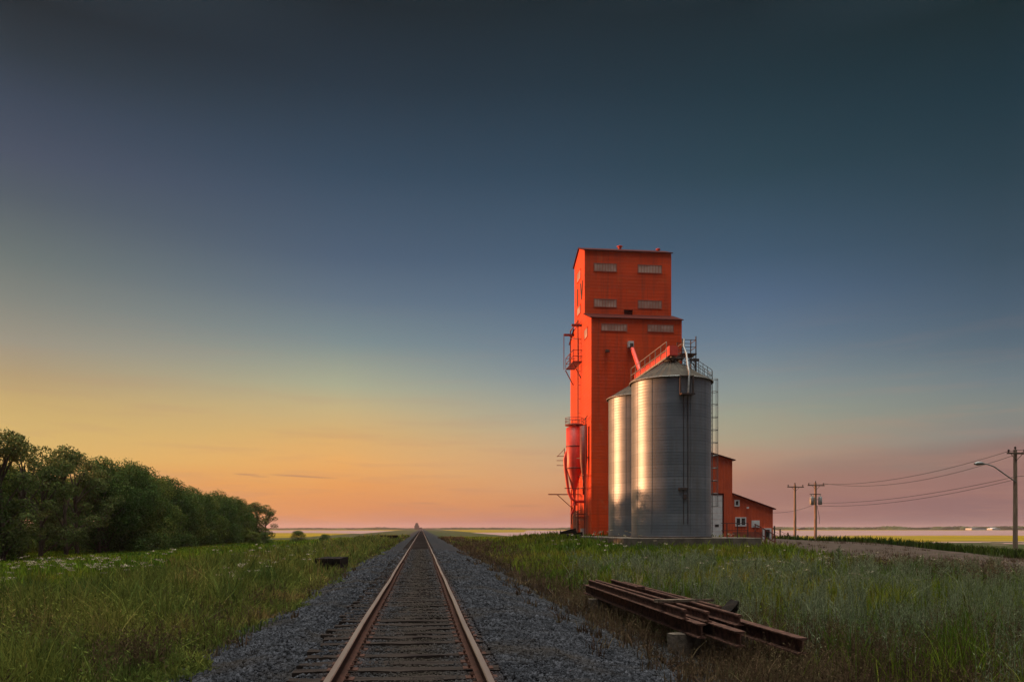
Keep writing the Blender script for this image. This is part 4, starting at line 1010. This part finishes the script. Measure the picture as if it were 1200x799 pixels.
# right side
rm_sage = lambda x,y: (.12+.88*sm((y-11+3*(vnoise(x,y,2.5,81)-.5))/3.5))*sm((x-5.2)/1.6)*(1-sm((y-30-3*(vnoise(x,y,6,41)-.5))/16))*(.10+.90*sm((vnoise(x,y,2.4,42)*.6+vnoise(x,y,.9,82)*.4-.36)/.14))
x, y = scatter(rg(.024), lambda x,y: rm_sage(x,y)*(x < 24.5), 4.5, 40)
hp = rng.uniform(.5,1.05,len(x))*(.75+.6*vnoise(x,y,2,43)); hp = np.repeat(hp, 6)
x, y = clump(x, y, 6, .085)
leafy('sage_weeds', pts(x,y), hp*rng.uniform(.7,1.1,len(x)), f_sage, 'tall pale grey green sage weeds right of the rusty beams', 30, np.maximum(.026,y*.0017)[:,None], upright=3.0)
kk = rng.random(len(x)) < .42; x = x[kk]; y = y[kk]; hp = hp[kk]
blades('sage_stalks', pts(x,y)+rng.normal(0,.03,(len(x),3))*np.array([1,1,0]), hp*rng.uniform(.7,1.2,len(x)), wid(y,.0015,.008), f_sage, .3, 'upright pale stalks among the sage weeds')
x, y = scatter(rg(.45), lambda x,y: sm((x-5.4)/2.0)*(x < 24.5)*.8, 4.5, 40)
blades('tall_grass', pts(x,y), rng.uniform(.3,.68,len(x))*(.4+1.1*vnoise(x,y,.6,51))*(.7+.6*vnoise(x,y,4,44)), wid(y,.0014,.006), f_right, .3, 'green grass under the sage weeds right of the track')
x, y = scatter([(26,35,90),(35,50,42),(50,56,24),(56,75,12)], lambda x,y: sm((x-4.2)/1.5)*(1-yard_in(x,y)*1.0)*(x < 27)*(.4+.6*sm((y-28)/10)), 4, 40)
blades('tall_grass', pts(x,y), rng.uniform(.22,.62,len(x))*(.45+1.0*vnoise(x,y,1.0,52))*(1-.35*sm((y-50)/10)), wid(y,.0016,.01), f_right, .35, 'yellow green grass in front of the slab and tower')
x, y = scatter(rg(.20), lambda x,y: sm((x-3.3-.5*(vnoise(x,y,1.5,45)-.3))/.7)*(1-sm((x-6.2)/2.2))*(1-((x>3.9)&(x<4.75)&(y>11.8)&(y<14.2))*.85), 3.2, 10)
leafy('dry_weeds', pts(x,y), rng.uniform(.18,.62,len(x))*(.45+.55*sm((x-3.6)/1.4)), f_dry, 'dry reddish brown weeds along the right ballast edge under the beams', 16, np.maximum(.026,y*.0014)[:,None])
x, y = scatter(rg(.22), lambda x,y: sm((x-3.35)/1.0)*(1-sm((x-7.5)/3))*.8*(1-((x>3.9)&(x<4.75)&(y>11.8)&(y<14.2))*.85), 3.2, 14)
blades('dry_grass', pts(x,y), rng.uniform(.2,.55,len(x)), wid(y,.0011,.005), f_dry, .5, 'dry brown grass stalks round the rusty beams')
x, y = scatter([(7,14,75),(14,24,22),(24,40,6)], lambda x,y: sm((x-4.6)/1.5)*(1-sm((y-13)/6))*(.35+.65*(vnoise(x,y,2,46) > .42)), 4.5, 30)
leafy('dry_weeds', pts(x,y), rng.uniform(.25,.7,len(x)), f_dry, 'dark dry weeds among the sage at the bottom right', 16, .03)
x, y = scatter([(20,30,.7),(30,60,.35)], lambda x,y: (vnoise(x,y,3,47) > .5)*(x > 8)*(x < 25), 8, 30)
flowers('pale_wildflowers', x, y, 'pale seed heads and flowers among the grass beside the gravel lane', .95)
x, y = scatter([(22,36,5)], lambda x,y: (x > 17)*(x < 25)*(vnoise(x,y,2.5,48) > .4), 15, 30)
leafy('tall_lane_weeds', pts(x,y), rng.uniform(.7,1.05,len(x)), f_dry, 'tall straggly brown weeds standing in front of the gravel lane', 26, .06, upright=.5)
x, y = scatter([(28,48,3.2),(48,62,1.6)], lambda x,y: (vnoise(x,y,2.2,61) > .55)*1.0, 23, 38)
blades('lane_weeds', pts(*clump(x,y,9,.12)), rng.uniform(.08,.30,len(x)*9), .03, f_dry, .5, 'sparse dry weeds growing out of the gravel lane')
x, y = scatter([(47,52,26)], lambda x,y: (x > 11)*1.0, 10, 25)
blades('slab_grass', pts(x,y), rng.uniform(.3,.75,len(x))*(.4+.9*vnoise(x,y,1.1,63)), .05, f_right, .35, 'ragged grass along the foot of the concrete slab')
# bank beyond the lane
x, y = scatter([(28,45,60),(45,70,40),(70,110,14)], lambda x,y: sm((x-36.2-(vnoise(x,y,4,49)-.5)*2)/1.2)*(1-sm((x-45)/5)), 34, 60)
blades('bank_grass', pts(x,y), rng.uniform(.35,.8,len(x)), wid(y,.0016,.02), f_bank, .35, 'dark tall grass beyond the gravel lane below the utility poles')
x, y = scatter([(84,100,14),(100,140,9),(140,190,4)], lambda x,y: (np.abs(x) > 4.2)*1.0, 4, 60)
blades('field_grass', pts(x,y), rng.uniform(.2,.5,len(x)), wid(y,.0016,.1), f_right, .35, 'golden green grass beyond the tower toward the far fields')

# ---------------------------------------------------------------- rusty beams by the track
def ibeam(mb, L, d=.34, w=.2, t=.022, y0=0):
    pf = [(-w/2,0),(w/2,0),(w/2,t),(t/2,t*1.6),(t/2,d-t*1.6),(w/2,d-t),(w/2,d),(-w/2,d),(-w/2,d-t),(-t/2,d-t*1.6),(-t/2,t*1.6),(-w/2,t)]
    mb.prism(pf, 1, y0, y0+L)
def railprof(mb, L, s=1.0):
    pf = [(-.07,0),(.07,0),(.07,.012),(.012,.03),(.010,.125),(.034,.138),(.036,.165),(.028,.176),(-.028,.176),(-.036,.165),(-.034,.138),(-.010,.125),(-.012,.03),(-.07,.012)]
    mb.prism([(a*s,b*s) for a,b in pf], 1, 0, L)
GB = 'rusty steel lengths stacked on timber blocks'
def beam(x, y, z, L, kind, label, rz=0, d=.24, w=.16):
    mb = MB()
    if kind == 'i': ibeam(mb, L, d, w)
    else: railprof(mb, L)
    o = mb.build('steel_beam' if kind == 'i' else 'old_rail', rust); o.location = (x,y,z); o.rotation_euler = (0,0,rz)
    tag(o, label, 'steel beam' if kind == 'i' else 'rail', GB)
ZB = -.21
beam(4.68,12.7,ZB,9.3,'i','long rusty deep steel beam on the track side of the stack')
beam(4.93,11.7,ZB,8.9,'i','rusty deep steel beam second from the track side of the stack',.004)
beam(5.20,12.9,ZB+.02,8.2,'i','rusty deep steel beam in the middle of the stack',-.003)
beam(5.52,10.9,ZB,8.8,'i','rusty deep steel beam on the grass side reaching nearest the camera',-.006)
beam(4.60,13.3,ZB+.243,8.0,'r','old rusty rail lying on top along the track side beam',-.004)
beam(4.86,12.9,ZB+.243,8.4,'r','old rusty rail lying on top of the second beam',.006)
beam(5.33,13.6,ZB+.263,6.6,'r','old rusty rail lying on top near the grass side of the stack',.006)
beam(5.12,12.2,ZB+.263,8.9,'r','old rusty rail lying on top of the middle beam',-.008)
pk = MB(); rough_beam(pk,-.62,.62,-.07,.07,0,.05,77,6,.006); o = pk.build('wooden_plank', oldwood); o.location = (5.02,14.6,ZB+.425); o.rotation_euler = (0,.02,.22); tag(o,'pale grey plank laid across the top of the rusty rails','plank')
st = MB(); st.lathe((0,0,0),[(0,0),(.09,0),(.09,.05),(.05,.07),(0,.07)],12,False); o = st.build('iron_cap', rust); o.location = (5.05,17.7,ZB+.445); tag(o,'small round iron cap sitting on the rusty rails','iron cap')
lump = MB(); rough_beam(lump,-.28,.28,-.09,.09,0,.16,91,5,.02); o = lump.build('wood_block', tarwood); o.location = (5.78,14.4,-.02); o.rotation_euler = (.3,-.5,.6); tag(o,'dark broken wood chunk leaning up behind the beams','wood block')
blk = None
for (y, lab) in ((13.4,'near timber block propping up the rusty beams'),(20.3,'far timber block propping up the rusty beams')):
    mb = MB(); rough_beam(mb,-.72,.72,-.14,.14,-.45,.0,int(y),6,.012); o = mb.build('support_timber', palewood); o.location = (5.1,y,ZB-.004); tag(o,lab,'timber block','timber blocks under the beams')
# dark sleepers left of the track
def pile(x, y, n, label, rz, L=1.3, rows=2):
    t = thing('sleeper_pile', label, 'timber pile', (x,y,float(gz(x,y))+.12), rz)
    k = 0
    for row in range(rows):
        for c in range(n):
            mb = MB(); rough_beam(mb,-L,L,-.12,.12,0,.21,300+k+int(y),7,.01); o = mb.build('sleeper', tarwood, t); o.location = (rnd.uniform(-.06,.06),c*.27,.215*row+.02); k += 1
pile(-3.45, 36.5, 4, 'low pile of black sleepers in the weeds left of the track', math.pi/2-.05, 1.25, 4)
pile(-5.2, 135, 5, 'far small dark pile of sleepers left of the track', .1, 1.4, 4)
print('trees', tree_count)
